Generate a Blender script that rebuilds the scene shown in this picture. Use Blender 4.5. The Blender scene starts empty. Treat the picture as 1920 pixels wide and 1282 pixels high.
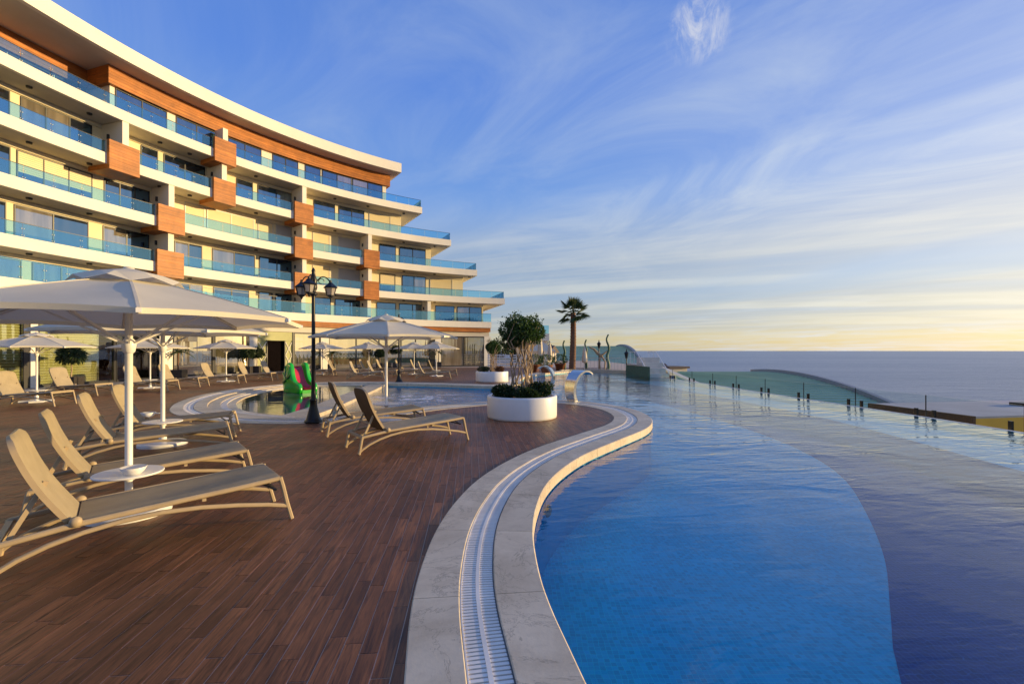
import bpy, math, random
from mathutils import Vector, Matrix
from mathutils.geometry import tessellate_polygon

random.seed(11)
scene = bpy.context.scene
COL = scene.collection
R = math.radians
PI = math.pi

# ------------------------------------------------------------------ camera
cam_d = bpy.data.cameras.new("camera")
cam_d.lens = 16.0
cam_d.sensor_width = 36.0
cam_d.shift_y = 16.0 / 1920.0
cam_d.clip_start = 0.05
cam_d.clip_end = 120000.0
cam = bpy.data.objects.new("camera", cam_d)
cam.location = (0, 0, 1.65)
cam.rotation_euler = (R(90), 0, 0)
COL.objects.link(cam)
scene.camera = cam

# ------------------------------------------------------------------ light
SUN_EL = 5.4          # degrees above the sea
SUN_AZ = 9.0          # degrees from +X towards +Y
SUN_STRENGTH = 4.6
SUN_COLOR = (1.0, 0.715, 0.33)
SKY_STRENGTH = 0.1
EXPOSURE = 0.40
sdir = Vector((math.cos(R(SUN_EL)) * math.cos(R(SUN_AZ)), math.cos(R(SUN_EL)) * math.sin(R(SUN_AZ)), math.sin(R(SUN_EL))))
sun_d = bpy.data.lights.new("sun", 'SUN')
sun_d.energy = SUN_STRENGTH
sun_d.angle = R(0.6)
sun_d.color = SUN_COLOR
sun = bpy.data.objects.new("sun", sun_d)
sun.rotation_euler = (-sdir).to_track_quat('-Z', 'Y').to_euler()
sun.location = (30, -3, 20)
COL.objects.link(sun)

scene.view_settings.view_transform = 'Standard'
scene.view_settings.look = 'None'
scene.view_settings.exposure = EXPOSURE
scene.view_settings.gamma = 1.0
scene.view_settings.use_curve_mapping = False
scene.cycles.max_bounces = 10
scene.cycles.transparent_max_bounces = 16
scene.cycles.diffuse_bounces = 4
scene.cycles.glossy_bounces = 5
scene.cycles.caustics_reflective = False
scene.cycles.sample_clamp_indirect = 6.0
scene.cycles.use_denoising = True

# ------------------------------------------------------------------ node helper
class NT:
    def __init__(self, tree):
        self.t = tree
    def n(self, kind, props=None, **inp):
        nd = self.t.nodes.new(kind)
        for k, v in (props or {}).items():
            setattr(nd, k, v)
        for k, v in inp.items():
            key = int(k[1:]) if k[0] == 'i' and k[1:].isdigit() else k.replace('_', ' ')
            self.set(nd.inputs[key], v)
        return nd
    def set(self, sock, v):
        if hasattr(v, 'is_output'):
            self.t.links.new(v, sock)
        elif hasattr(v, 'outputs'):
            self.t.links.new(v.outputs[0], sock)
        else:
            if isinstance(v, (tuple, list)) and len(v) == 3 and sock.type == 'RGBA':
                v = (*v, 1.0)
            sock.default_value = v
    def math(self, op, a, b=0.0, clamp=False):
        return self.n('ShaderNodeMath', {'operation': op, 'use_clamp': clamp}, i0=a, i1=b)
    def vmath(self, op, a, b=(0, 0, 0)):
        return self.n('ShaderNodeVectorMath', {'operation': op}, i0=a, i1=b)
    def dot(self, a, b):
        return self.vmath('DOT_PRODUCT', a, b).outputs['Value']
    def mix(self, fac, a, b, blend='MIX'):
        nd = self.n('ShaderNodeMix', {'data_type': 'RGBA', 'blend_type': blend})
        self.set(nd.inputs[0], fac); self.set(nd.inputs[6], a); self.set(nd.inputs[7], b)
        return nd.outputs[2]
    def ramp(self, fac, stops, interp='LINEAR'):
        nd = self.n('ShaderNodeValToRGB')
        self.set(nd.inputs[0], fac)
        cr = nd.color_ramp
        cr.interpolation = interp
        while len(cr.elements) < len(stops):
            cr.elements.new(0.5)
        for e, (p, c) in zip(cr.elements, stops):
            e.position = p
            e.color = (*c, 1) if isinstance(c, (tuple, list)) else (c, c, c, 1)
        return nd.outputs[0]
    def rng(self, v, a, b, c=0.0, d=1.0, smooth=True):
        nd = self.n('ShaderNodeMapRange', {'interpolation_type': 'SMOOTHSTEP' if smooth else 'LINEAR'})
        for i, x in enumerate((v, a, b, c, d)):
            self.set(nd.inputs[i], x)
        return nd.outputs[0]
    def noise(self, vec, scale, detail=4.0, rough=0.55, dist=0.0):
        return self.n('ShaderNodeTexNoise', None, Vector=vec, Scale=scale, Detail=detail, Roughness=rough, Distortion=dist)

# ------------------------------------------------------------------ sky
world = bpy.data.worlds.new("World")
scene.world = world
world.use_nodes = True
wt = world.node_tree
wt.nodes.clear()
W = NT(wt)
tc = W.n('ShaderNodeTexCoord')
dirv = W.vmath('NORMALIZE', tc.outputs['Generated'])
sep = W.n('ShaderNodeSeparateXYZ', None, Vector=dirv)
dz = sep.outputs[2]
zc = W.math('MAXIMUM', dz, 0.0)
sky = W.n('ShaderNodeTexSky', {'sky_type': 'NISHITA', 'sun_disc': False, 'sun_elevation': R(SUN_EL),
                               'sun_rotation': R(90 - SUN_AZ), 'altitude': 50.0, 'air_density': 1.0,
                               'dust_density': 0.6, 'ozone_density': 2.5})
base = W.ramp(zc, [(0.0, (0.62, 0.54, 0.34)), (0.03, (0.66, 0.59, 0.38)), (0.065, (0.40, 0.47, 0.55)), (0.14, (0.29, 0.48, 0.79)),
                   (0.30, (0.21, 0.41, 0.89)), (0.50, (0.13, 0.30, 0.87)), (1.0, (0.075, 0.19, 0.62))])
# cirrus: a flat layer seen from below, streaks run towards the north-west
div = W.math('ADD', zc, 0.07)
px = W.math('DIVIDE', sep.outputs[0], div)
py = W.math('DIVIDE', sep.outputs[1], div)
pv = W.n('ShaderNodeCombineXYZ', None, X=px, Y=py, Z=0.0)
s_ = W.dot(pv, (-0.64, 0.77, 0))
t_ = W.dot(pv, (0.77, 0.64, 0))
c1v = W.n('ShaderNodeCombineXYZ', None, X=W.math('MULTIPLY', s_, 0.75), Y=W.math('MULTIPLY', t_, 1.35), Z=1.7)
n1 = W.noise(c1v, 1.0, 9.0, 0.62, 1.5).outputs[0]
c2v = W.n('ShaderNodeCombineXYZ', None, X=W.math('MULTIPLY', s_, 0.11), Y=W.math('MULTIPLY', t_, 0.50), Z=4.3)
n2 = W.noise(c2v, 1.0, 4.0, 0.5, 0.5).outputs[0]
s3 = W.dot(pv, (-0.93, 0.37, 0))
t3 = W.dot(pv, (0.37, 0.93, 0))
c3v = W.n('ShaderNodeCombineXYZ', None, X=W.math('MULTIPLY', s3, 0.16), Y=W.math('MULTIPLY', t3, 1.15), Z=9.1)
n3 = W.noise(c3v, 1.0, 6.0, 0.55, 0.5).outputs[0]
side = W.rng(W.math('ADD', sep.outputs[0], W.math('MULTIPLY', dz, -0.2)), -0.75, 0.55, 0.35, 1.0)
thin = W.math('MULTIPLY', W.rng(n1, 0.30, 0.78), W.rng(n2, 0.26, 0.62))
thin = W.math('MULTIPLY', W.math('MULTIPLY', thin, side), 0.92)
col1 = W.mix(thin, base, (0.60, 0.72, 0.92))
# flat bands low over the sea, pale tops and grey undersides
lowm = W.math('MULTIPLY', W.rng(zc, 0.02, 0.06), W.rng(zc, 0.34, 0.16))
bandc = W.ramp(n3, [(0.28, (0.34, 0.46, 0.66)), (0.46, (0.43, 0.49, 0.59)), (0.58, (0.70, 0.69, 0.63)), (0.72, (0.84, 0.81, 0.70))])
bandf = W.math('MULTIPLY', lowm, W.rng(n2, 0.28, 0.50))
col2 = W.mix(W.math('MULTIPLY', bandf, 0.62), col1, bandc)
# one bright wisp of high cloud
wd = W.dot(dirv, (0.318, 0.775, 0.546))
wn = W.noise(W.vmath('MULTIPLY', dirv, (30, 14, 12)), 1.0, 8.0, 0.7, 0.8).outputs[0]
wisp = W.math('MULTIPLY', W.rng(wd, 0.9980, 0.9999), W.rng(wn, 0.38, 0.72))
col3 = W.mix(W.math('MULTIPLY', wisp, 0.9), col2, (0.80, 0.83, 0.95))
# warm glow round the low sun
sd = W.math('MAXIMUM', W.dot(dirv, tuple(sdir)), 0.0)
glow = W.math('MULTIPLY', W.math('MULTIPLY', W.math('POWER', sd, 2.5), 0.75), W.rng(zc, 0.75, 0.0))
glowc = W.mix(1.0, (1.0, 0.74, 0.36), glow, 'MULTIPLY')
col4 = W.mix(1.0, col3, glowc, 'ADD')
scaled = W.vmath('SCALE', col4)
scaled.inputs['Scale'].default_value = 5.9
nsk = W.vmath('SCALE', sky)
nsk.inputs['Scale'].default_value = 0.25
tot = W.vmath('ADD', scaled, nsk)
bg = W.n('ShaderNodeBackground', None, Color=tot.outputs[0], Strength=SKY_STRENGTH)
wo = W.n('ShaderNodeOutputWorld')
wt.links.new(bg.outputs[0], wo.inputs[0])

# ------------------------------------------------------------------ materials
def new_mat(name):
    m = bpy.data.materials.new(name)
    m.use_nodes = True
    m.node_tree.nodes.clear()
    return m, NT(m.node_tree)

def finish(m, N, shader):
    o = N.n('ShaderNodeOutputMaterial')
    m.node_tree.links.new(shader.outputs[0] if hasattr(shader, 'outputs') else shader, o.inputs[0])
    return m

def pbr(name, col, rough=0.6, metal=0.0, spec=0.5, var=0.15, vscale=3.0, stretch=(1, 1, 1), bump=0.0, bscale=40.0,
        island=0.0, obj_coords=True, sheen=0.0, trans=None, coat=0.0):
    m, N = new_mat(name)
    t = N.n('ShaderNodeTexCoord')
    g = N.n('ShaderNodeNewGeometry')
    co = t.outputs['Object'] if obj_coords else g.outputs['Position']
    cv = N.vmath('MULTIPLY', co, stretch)
    nz = N.noise(cv, vscale, 5.0, 0.6).outputs[0]
    f = N.rng(nz, 0.3, 0.7, 1.0 - var, 1.0 + var, False)
    if island:
        f = N.math('MULTIPLY', f, N.rng(g.outputs['Random Per Island'], 0, 1, 1 - island, 1 + island, False))
    c = N.mix(1.0, col, f, 'MULTIPLY')
    p = N.n('ShaderNodeBsdfPrincipled')
    N.set(p.inputs['Base Color'], c)
    p.inputs['Roughness'].default_value = rough
    p.inputs['Metallic'].default_value = metal
    p.inputs['Specular IOR Level'].default_value = spec
    p.inputs['Coat Weight'].default_value = coat
    if bump:
        b = N.n('ShaderNodeBump', None, Strength=bump, Distance=0.01, Height=N.noise(cv, bscale, 4.0).outputs[0])
        N.set(p.inputs['Normal'], b)
    sh = p
    if trans:
        tr = N.n('ShaderNodeBsdfTranslucent', None, Color=trans[0])
        sh = N.n('ShaderNodeMixShader', None, i0=trans[1], i1=p.outputs[0], i2=tr.outputs[0])
    return finish(m, N, sh)

M = {}
M['stucco'] = pbr('cream_stucco', (0.82, 0.76, 0.62), 0.8, var=0.04, vscale=0.6, bump=0.15, bscale=60, obj_coords=False)
M['wall'] = pbr('warm_cream_wall', (0.80, 0.70, 0.46), 0.8, var=0.05, vscale=0.5, bump=0.1, bscale=50, obj_coords=False)
M['soffit'] = pbr('grey_soffit', (0.64, 0.58, 0.46), 0.85, var=0.08, vscale=0.4, obj_coords=False)
M['frame'] = pbr('dark_aluminium', (0.035, 0.033, 0.032), 0.4, metal=0.3, var=0.1)
M['framel'] = pbr('pale_aluminium', (0.55, 0.52, 0.47), 0.45, metal=0.2, var=0.05)
M['shutter'] = pbr('cream_shutter', (0.74, 0.62, 0.36), 0.55, var=0.05, vscale=0.4, obj_coords=False)
M['shutterg'] = pbr('grey_shutter', (0.46, 0.44, 0.42), 0.55, var=0.05, vscale=0.4, obj_coords=False)
M['black'] = pbr('black_iron', (0.012, 0.011, 0.011), 0.38, metal=0.4, var=0.2, bump=0.1)
M['white'] = pbr('white_paint', (0.80, 0.79, 0.76), 0.35, var=0.04, vscale=2.0, bump=0.03)
M['pole'] = pbr('white_pole', (0.80, 0.77, 0.70), 0.4, var=0.03, vscale=4.0)
M['seam'] = pbr('parasol_webbing', (0.60, 0.54, 0.42), 0.9, spec=0.1, var=0.08)
M['fabric'] = pbr('parasol_fabric', (0.84, 0.77, 0.59), 0.9, spec=0.1, var=0.06, vscale=2.2, bump=0.25, bscale=180,
                  trans=((0.75, 0.66, 0.50), 0.28))
M['sling'] = pbr('taupe_sling', (0.38, 0.31, 0.20), 0.75, spec=0.25, var=0.09, vscale=5.0, bump=0.5, bscale=320)
M['resin'] = pbr('taupe_resin', (0.45, 0.34, 0.20), 0.5, spec=0.35, var=0.10, vscale=6.0, bump=0.08, bscale=60)
M['resind'] = pbr('dark_resin', (0.055, 0.048, 0.04), 0.5, var=0.1, vscale=6.0)
M['slingd'] = pbr('brown_mesh_back', (0.13, 0.085, 0.045), 0.8, spec=0.2, var=0.12, vscale=5.0, bump=0.4, bscale=300)
M['soil'] = pbr('soil', (0.04, 0.028, 0.018), 0.95, var=0.4, vscale=12, bump=0.8, bscale=40)
M['bark'] = pbr('pale_bark', (0.36, 0.26, 0.16), 0.85, var=0.3, vscale=14, stretch=(1, 1, 0.3), bump=0.6, bscale=50)
M['palmbark'] = pbr('palm_bark', (0.17, 0.085, 0.045), 0.9, var=0.45, vscale=5, stretch=(1, 1, 2.5), bump=1.0, bscale=16)
M['leaf'] = pbr('ficus_leaf', (0.045, 0.088, 0.020), 0.45, spec=0.4, var=0.3, vscale=5, island=0.5, trans=((0.07, 0.14, 0.02), 0.25))
M['shrub'] = pbr('dark_shrub_leaf', (0.026, 0.050, 0.016), 0.5, spec=0.35, var=0.3, vscale=6, island=0.5, trans=((0.04, 0.08, 0.01), 0.2))
M['rust'] = pbr('rusty_shrub_leaf', (0.16, 0.060, 0.016), 0.55, var=0.3, vscale=6, island=0.5, trans=((0.2, 0.08, 0.01), 0.2))
M['palmleaf'] = pbr('palm_leaf', (0.045, 0.075, 0.022), 0.5, var=0.3, vscale=3, island=0.35, trans=((0.06, 0.1, 0.02), 0.2))
M['hilltree'] = pbr('hill_foliage', (0.040, 0.058, 0.024), 0.8, var=0.4, vscale=0.5, island=0.5)
M['steel'] = pbr('brushed_steel', (0.62, 0.60, 0.56), 0.20, metal=1.0, var=0.08, vscale=30, stretch=(1, 1, 0.05), bump=0.04, bscale=120)
M['green'] = pbr('green_plastic', (0.012, 0.36, 0.012), 0.22, var=0.10, vscale=5, coat=0.4)
M['dgreen'] = pbr('stripe_plastic', (0.010, 0.10, 0.012), 0.22, var=0.1, vscale=5, coat=0.4)
M['lgreen'] = pbr('pale_rind_plastic', (0.46, 0.52, 0.12), 0.25, var=0.1, vscale=5, coat=0.4)
M['red'] = pbr('red_plastic', (0.52, 0.022, 0.045), 0.25, var=0.1, vscale=5, coat=0.4)
M['grate'] = pbr('white_grate', (0.80, 0.74, 0.64), 0.5, var=0.10, vscale=3, obj_coords=False)
M['channel'] = pbr('drain_channel', (0.10, 0.095, 0.09), 0.9, var=0.2, obj_coords=False)
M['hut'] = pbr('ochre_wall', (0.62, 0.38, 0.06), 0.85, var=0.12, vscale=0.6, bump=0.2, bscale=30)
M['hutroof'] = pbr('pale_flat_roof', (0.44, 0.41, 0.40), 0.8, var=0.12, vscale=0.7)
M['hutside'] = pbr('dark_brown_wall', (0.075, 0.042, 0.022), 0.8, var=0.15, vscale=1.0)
M['roofgreen'] = pbr('green_metal_roof', (0.42, 0.53, 0.36), 0.5, metal=0.0, var=0.12, vscale=0.25, bump=0.1, bscale=4)
M['roofrim'] = pbr('grey_roof_rim', (0.30, 0.29, 0.28), 0.6, var=0.1)
M['terracotta'] = pbr('terracotta', (0.34, 0.13, 0.06), 0.8, var=0.15)
M['potdark'] = pbr('dark_planter_box', (0.028, 0.022, 0.020), 0.6, var=0.2)
M['tilewall'] = pbr('distant_render', (0.60, 0.54, 0.46), 0.8, var=0.08)
M['tileroof'] = pbr('distant_roof', (0.10, 0.075, 0.065), 0.85, var=0.2)
M['sculpt'] = pbr('green_painted_post', (0.03, 0.10, 0.06), 0.5, var=0.2)
M['paving'] = pbr('pale_paving', (0.30, 0.26, 0.23), 0.6, var=0.12, vscale=1.2, obj_coords=False)
M['cloth'] = pbr('folded_parasol_cloth', (0.70, 0.60, 0.44), 0.9, var=0.08)
M['hill'] = pbr('hillside_scrub', (0.12, 0.115, 0.06), 0.95, var=0.45, vscale=0.12, bump=0.6, bscale=1.5, obj_coords=False)
M['lampglass'] = pbr('frosted_lamp_glass', (0.62, 0.55, 0.48), 0.25, spec=0.6, var=0.15, trans=((0.8, 0.72, 0.6), 0.5))
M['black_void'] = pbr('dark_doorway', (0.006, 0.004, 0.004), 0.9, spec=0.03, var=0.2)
M['sign'] = pbr('olive_sign_panel', (0.34, 0.34, 0.12), 0.5, var=0.06)
M['chrome'] = pbr('clip_metal', (0.42, 0.42, 0.40), 0.6, metal=0.5, var=0.05)

def plank_wood(name, col, dark, lenaxis, scale, rough, spec, rnd):
    m, N = new_mat(name)
    g = N.n('ShaderNodeNewGeometry')
    oi = N.n('ShaderNodeObjectInfo')
    r = N.math('FRACT', N.math('ADD', g.outputs['Random Per Island'], oi.outputs['Random']))
    along = N.dot(g.outputs['Position'], lenaxis)
    lx = Vector(lenaxis)
    ax2 = Vector((0, 0, 1)).cross(lx)
    if ax2.length < 0.1:
        ax2 = Vector((1, 0, 0))
    ax2 = ax2.normalized()
    acr = N.dot(g.outputs['Position'], tuple(ax2))
    hz = N.n('ShaderNodeSeparateXYZ', None, Vector=g.outputs['Position']).outputs[2]
    v = N.n('ShaderNodeCombineXYZ', None, X=N.math('ADD', N.math('MULTIPLY', along, scale[0]), N.math('MULTIPLY', r, 37.0)),
            Y=N.math('MULTIPLY', acr, scale[1]), Z=N.math('ADD', N.math('MULTIPLY', hz, scale[2]), N.math('MULTIPLY', r, 13.0)))
    n1 = N.noise(v, 1.0, 7.0, 0.65, 1.2).outputs[0]
    n2 = N.noise(v, 0.25, 3.0, 0.5, 0.4).outputs[0]
    c = N.ramp(n1, [(0.34, dark), (0.52, col), (0.70, tuple(x * 1.6 for x in col))])
    c = N.mix(N.rng(n2, 0.35, 0.7, 0.0, 0.55), c, tuple(x * 0.55 for x in col))
    c = N.mix(1.0, c, N.rng(r, 0, 1, 1 - rnd, 1 + rnd, False), 'MULTIPLY')
    wear = N.noise(g.outputs['Position'], 0.9, 6.0, 0.65, 0.6).outputs[0]
    c = N.mix(1.0, c, N.rng(wear, 0.3, 0.72, 0.72, 1.28, False), 'MULTIPLY')
    p = N.n('ShaderNodeBsdfPrincipled', None)
    N.set(p.inputs['Base Color'], c)
    N.set(p.inputs['Roughness'], N.rng(n1, 0.3, 0.7, rough - 0.08, rough + 0.12, False))
    p.inputs['Specular IOR Level'].default_value = spec
    b = N.n('ShaderNodeBump', None, Strength=0.25, Distance=0.004, Height=n1)
    N.set(p.inputs['Normal'], b)
    return finish(m, N, p)

PL_U = Vector((-0.088, 0.996, 0)).normalized()
PL_V = Vector((PL_U.y, -PL_U.x, 0))
M['plank'] = plank_wood('wood_look_deck_plank', (0.220, 0.084, 0.032), (0.046, 0.017, 0.007), tuple(PL_U), (2.6, 40.0, 0.0), 0.46, 0.30, 0.24)
M['boxwood'] = plank_wood('orange_cladding', (0.46, 0.165, 0.034), (0.33, 0.105, 0.020), (0.6, 0.8, 0.0), (0.6, 0.6, 22.0), 0.5, 0.35, 0.10)

def stone_mat(name, c1, c2, veins):
    m, N = new_mat(name)
    g = N.n('ShaderNodeNewGeometry')
    oi = N.n('ShaderNodeObjectInfo')
    P = g.outputs['Position']
    n1 = N.noise(P, 1.7, 8.0, 0.65, 0.6).outputs[0]
    n2 = N.noise(P, 9.0, 6.0, 0.7).outputs[0]
    c = N.mix(N.rng(n1, 0.32, 0.68), c1, c2)
    c = N.mix(N.rng(n2, 0.45, 0.8, 0.0, 0.35), c, tuple(x * 0.7 for x in c1))
    vz = N.math('ABSOLUTE', N.math('SUBTRACT', N.noise(P, 1.3, 9.0, 0.7, 1.5).outputs[0], 0.5))
    c = N.mix(N.rng(vz, 0.0, 0.012, veins, 0.0), c, tuple(x * 0.45 for x in c1))
    c = N.mix(1.0, c, N.rng(oi.outputs['Random'], 0, 1, 0.90, 1.08, False), 'MULTIPLY')
    p = N.n('ShaderNodeBsdfPrincipled', None, Roughness=0.55)
    N.set(p.inputs['Base Color'], c)
    b = N.n('ShaderNodeBump', None, Strength=0.2, Distance=0.004, Height=N.noise(P, 45.0, 5.0).outputs[0])
    N.set(p.inputs['Normal'], b)
    return finish(m, N, p)
M['stone'] = stone_mat('cream_coping_stone', (0.52, 0.42, 0.28), (0.68, 0.57, 0.40), 0.6)
M['stonel'] = stone_mat('pale_pool_stone', (0.58, 0.53, 0.46), (0.68, 0.63, 0.55), 0.15)
M['grout'] = pbr('pale_grout', (0.55, 0.42, 0.31), 0.9, var=0.15, vscale=4, obj_coords=False)

def mosaic(name, col, grout, tile=0.05, wob=0.013):
    """small glass mosaic with pale joints; the joints are a fine print on the pool floor"""
    m, N = new_mat(name)
    g = N.n('ShaderNodeNewGeometry')
    P = g.outputs['Position']
    nv = N.noise(P, 5.0, 2.0)
    off = N.vmath('SCALE', N.vmath('SUBTRACT', nv.outputs[1], (0.5, 0.5, 0.5)))
    off.inputs['Scale'].default_value = wob * 4
    q = N.vmath('ADD', P, off)
    b = N.n('ShaderNodeTexBrick', {'offset': 0.0, 'squash': 1.0}, Vector=q, Color1=(1, 1, 1), Color2=(0.72, 0.72, 0.72),
            Mortar=(0, 0, 0), Scale=1.0, Mortar_Size=tile * 0.055, Mortar_Smooth=0.3, Brick_Width=tile, Row_Height=tile)
    c = N.mix(1.0, col, b.outputs['Color'], 'MULTIPLY')
    c = N.mix(b.outputs['Fac'], c, grout)
    lg = N.noise(P, 0.55, 3.0).outputs[0]
    c = N.mix(1.0, c, N.rng(lg, 0.3, 0.7, 0.86, 1.14, False), 'MULTIPLY')
    p = N.n('ShaderNodeBsdfPrincipled', None, Roughness=0.5)
    N.set(p.inputs['Base Color'], c)
    return finish(m, N, p)
M['azure'] = mosaic('azure_mosaic', (0.0, 0.74, 0.98), (0.03, 0.88, 0.99))
M['navy'] = mosaic('navy_mosaic', (0.075, 0.040, 0.26), (0.22, 0.16, 0.46), 0.055, 0.03)
M['azurewall'] = pbr('azure_pool_wall', (0.0, 0.66, 0.95), 0.5, var=0.12, vscale=2.0, obj_coords=False)
M['navywall'] = pbr('navy_pool_wall', (0.07, 0.05, 0.24), 0.5, var=0.12, vscale=2.0, obj_coords=False)
M['turq'] = mosaic('turquoise_mosaic', (0.50, 0.84, 0.88), (0.58, 0.88, 0.90))
M['kidfloor'] = mosaic('beige_mosaic', (0.34, 0.30, 0.20), (0.40, 0.36, 0.26))

def water_mat(name, tint, amp, foam_at=None, calm=False, rough=0.01):
    m, N = new_mat(name)
    g = N.n('ShaderNodeNewGeometry')
    P = g.outputs['Position']
    sp = N.n('ShaderNodeSeparateXYZ', None, Vector=P)
    # wind ripples: crests run roughly across the pool
    a = N.n('ShaderNodeCombineXYZ', None, X=N.math('ADD', N.math('MULTIPLY', sp.outputs[0], 0.85), N.math('MULTIPLY', sp.outputs[1], 0.25)),
            Y=N.math('SUBTRACT', N.math('MULTIPLY', sp.outputs[1], 2.3), N.math('MULTIPLY', sp.outputs[0], 0.5)), Z=0.0)
    h1 = N.noise(a, 1.15, 3.0, 0.45, 0.7).outputs[0]
    h2 = N.noise(a, 3.6, 2.0, 0.5, 0.4).outputs[0]
    big = N.noise(P, 0.35, 2.0).outputs[0]
    amt = N.math('MULTIPLY', N.rng(big, 0.35, 0.65, 0.45, 1.35), N.rng(N.math('ADD', sp.outputs[1], N.math('MULTIPLY', sp.outputs[0], 0.5)), 3.5, 14.0, 0.40, 1.55))
    h = N.math('MULTIPLY', N.math('ADD', h1, N.math('MULTIPLY', h2, 0.30)), amt)
    foam = None
    if foam_at:
        d = N.n('ShaderNodeVectorMath', {'operation': 'DISTANCE'}, i0=P, i1=(*foam_at, -0.15)).outputs['Value']
        near = N.rng(d, 5.0, 1.5)
        ch = N.noise(P, 5.5, 4.0, 0.6, 0.8).outputs[0]
        h = N.math('ADD', h, N.math('MULTIPLY', N.math('MULTIPLY', ch, near), 0.8))
        foam = N.math('MULTIPLY', N.rng(d, 3.2, 0.6), N.rng(N.noise(P, 3.2, 7.0, 0.7, 0.6).outputs[0], 0.46, 0.66))
    b = N.n('ShaderNodeBump', None, Strength=1.0, Distance=amp, Height=h)
    fr = N.n('ShaderNodeFresnel', None, IOR=1.333, Normal=b)
    gl = N.n('ShaderNodeBsdfGlossy', None, Color=(1, 1, 1, 1), Roughness=rough, Normal=b)
    tr = N.n('ShaderNodeBsdfTransparent', None, Color=(*tint, 1))
    mx = N.n('ShaderNodeMixShader', None, i0=fr, i1=tr.outputs[0], i2=gl.outputs[0])
    if foam is not None:
        df = N.n('ShaderNodeBsdfDiffuse', None, Color=(0.8, 0.82, 0.85, 1))
        mx = N.n('ShaderNodeMixShader', None, i0=foam, i1=mx.outputs[0], i2=df.outputs[0])
    return finish(m, N, mx)
M['water'] = water_mat('pool_water', (0.30, 0.98, 1.0), 0.024, foam_at=(-3.7, 17.2))
M['kidwater'] = water_mat('still_water', (0.85, 0.94, 0.92), 0.003)

def sea_mat():
    m, N = new_mat('sea_water')
    g = N.n('ShaderNodeNewGeometry')
    P = g.outputs['Position']
    v = N.vmath('MULTIPLY', P, (0.012, 0.03, 0.03))
    h = N.noise(v, 1.0, 8.0, 0.7, 0.4).outputs[0]
    b = N.n('ShaderNodeBump', None, Strength=0.5, Distance=14.0, Height=h)
    pt = N.noise(N.vmath('MULTIPLY', P, (0.0006, 0.0024, 0.001)), 1.0, 5.0, 0.6).outputs[0]
    p = N.n('ShaderNodeBsdfPrincipled', None, Roughness=0.32)
    N.set(p.inputs['Base Color'], N.mix(N.rng(pt, 0.35, 0.65), (0.125, 0.170, 0.245), (0.215, 0.245, 0.295)))
    p.inputs['Specular IOR Level'].default_value = 0.35
    N.set(p.inputs['Normal'], b)
    return finish(m, N, p)
M['sea'] = sea_mat()

def glass_mat(name, tint, gloss, gcol=(1, 1, 1), back=None, rough=0.0, ior=1.45):
    """a pane: part of the light mirrors (more at a slant), the rest goes on tinted, or meets a dark room behind"""
    m, N = new_mat(name)
    fr = N.n('ShaderNodeFresnel', None, IOR=ior)
    f = N.math('ADD', N.math('MULTIPLY', fr, 1.0 - gloss), gloss, True)
    gl = N.n('ShaderNodeBsdfGlossy', None, Color=(*gcol, 1), Roughness=rough)
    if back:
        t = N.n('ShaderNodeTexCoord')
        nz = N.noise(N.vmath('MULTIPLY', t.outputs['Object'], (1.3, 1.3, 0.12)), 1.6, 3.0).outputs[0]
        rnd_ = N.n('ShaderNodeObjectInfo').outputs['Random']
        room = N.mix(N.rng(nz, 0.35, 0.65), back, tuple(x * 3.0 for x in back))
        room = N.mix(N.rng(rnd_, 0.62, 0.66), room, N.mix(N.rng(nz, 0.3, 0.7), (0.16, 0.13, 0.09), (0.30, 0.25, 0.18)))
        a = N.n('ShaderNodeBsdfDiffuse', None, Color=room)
    else:
        a = N.n('ShaderNodeBsdfTransparent', None, Color=(*tint, 1))
    mx = N.n('ShaderNodeMixShader', None, i0=f, i1=a.outputs[0], i2=gl.outputs[0])
    return finish(m, N, mx)
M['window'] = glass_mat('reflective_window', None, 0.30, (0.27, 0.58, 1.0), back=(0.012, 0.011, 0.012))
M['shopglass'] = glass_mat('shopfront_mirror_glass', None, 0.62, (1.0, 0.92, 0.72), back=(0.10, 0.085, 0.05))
M['shopclear'] = glass_mat('shopfront_clear_glass', (0.85, 0.90, 0.80), 0.10)
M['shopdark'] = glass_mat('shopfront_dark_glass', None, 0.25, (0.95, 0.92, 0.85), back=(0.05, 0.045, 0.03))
M['rail'] = glass_mat('blue_railing_glass', (0.62, 0.85, 0.95), 0.09, (0.45, 0.80, 1.0))
M['clear'] = glass_mat('clear_fence_glass', (0.93, 0.96, 0.95), 0.0, ior=1.03)
M['stream'] = glass_mat('falling_water', (0.94, 0.97, 0.98), 0.05, ior=1.2)

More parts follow.
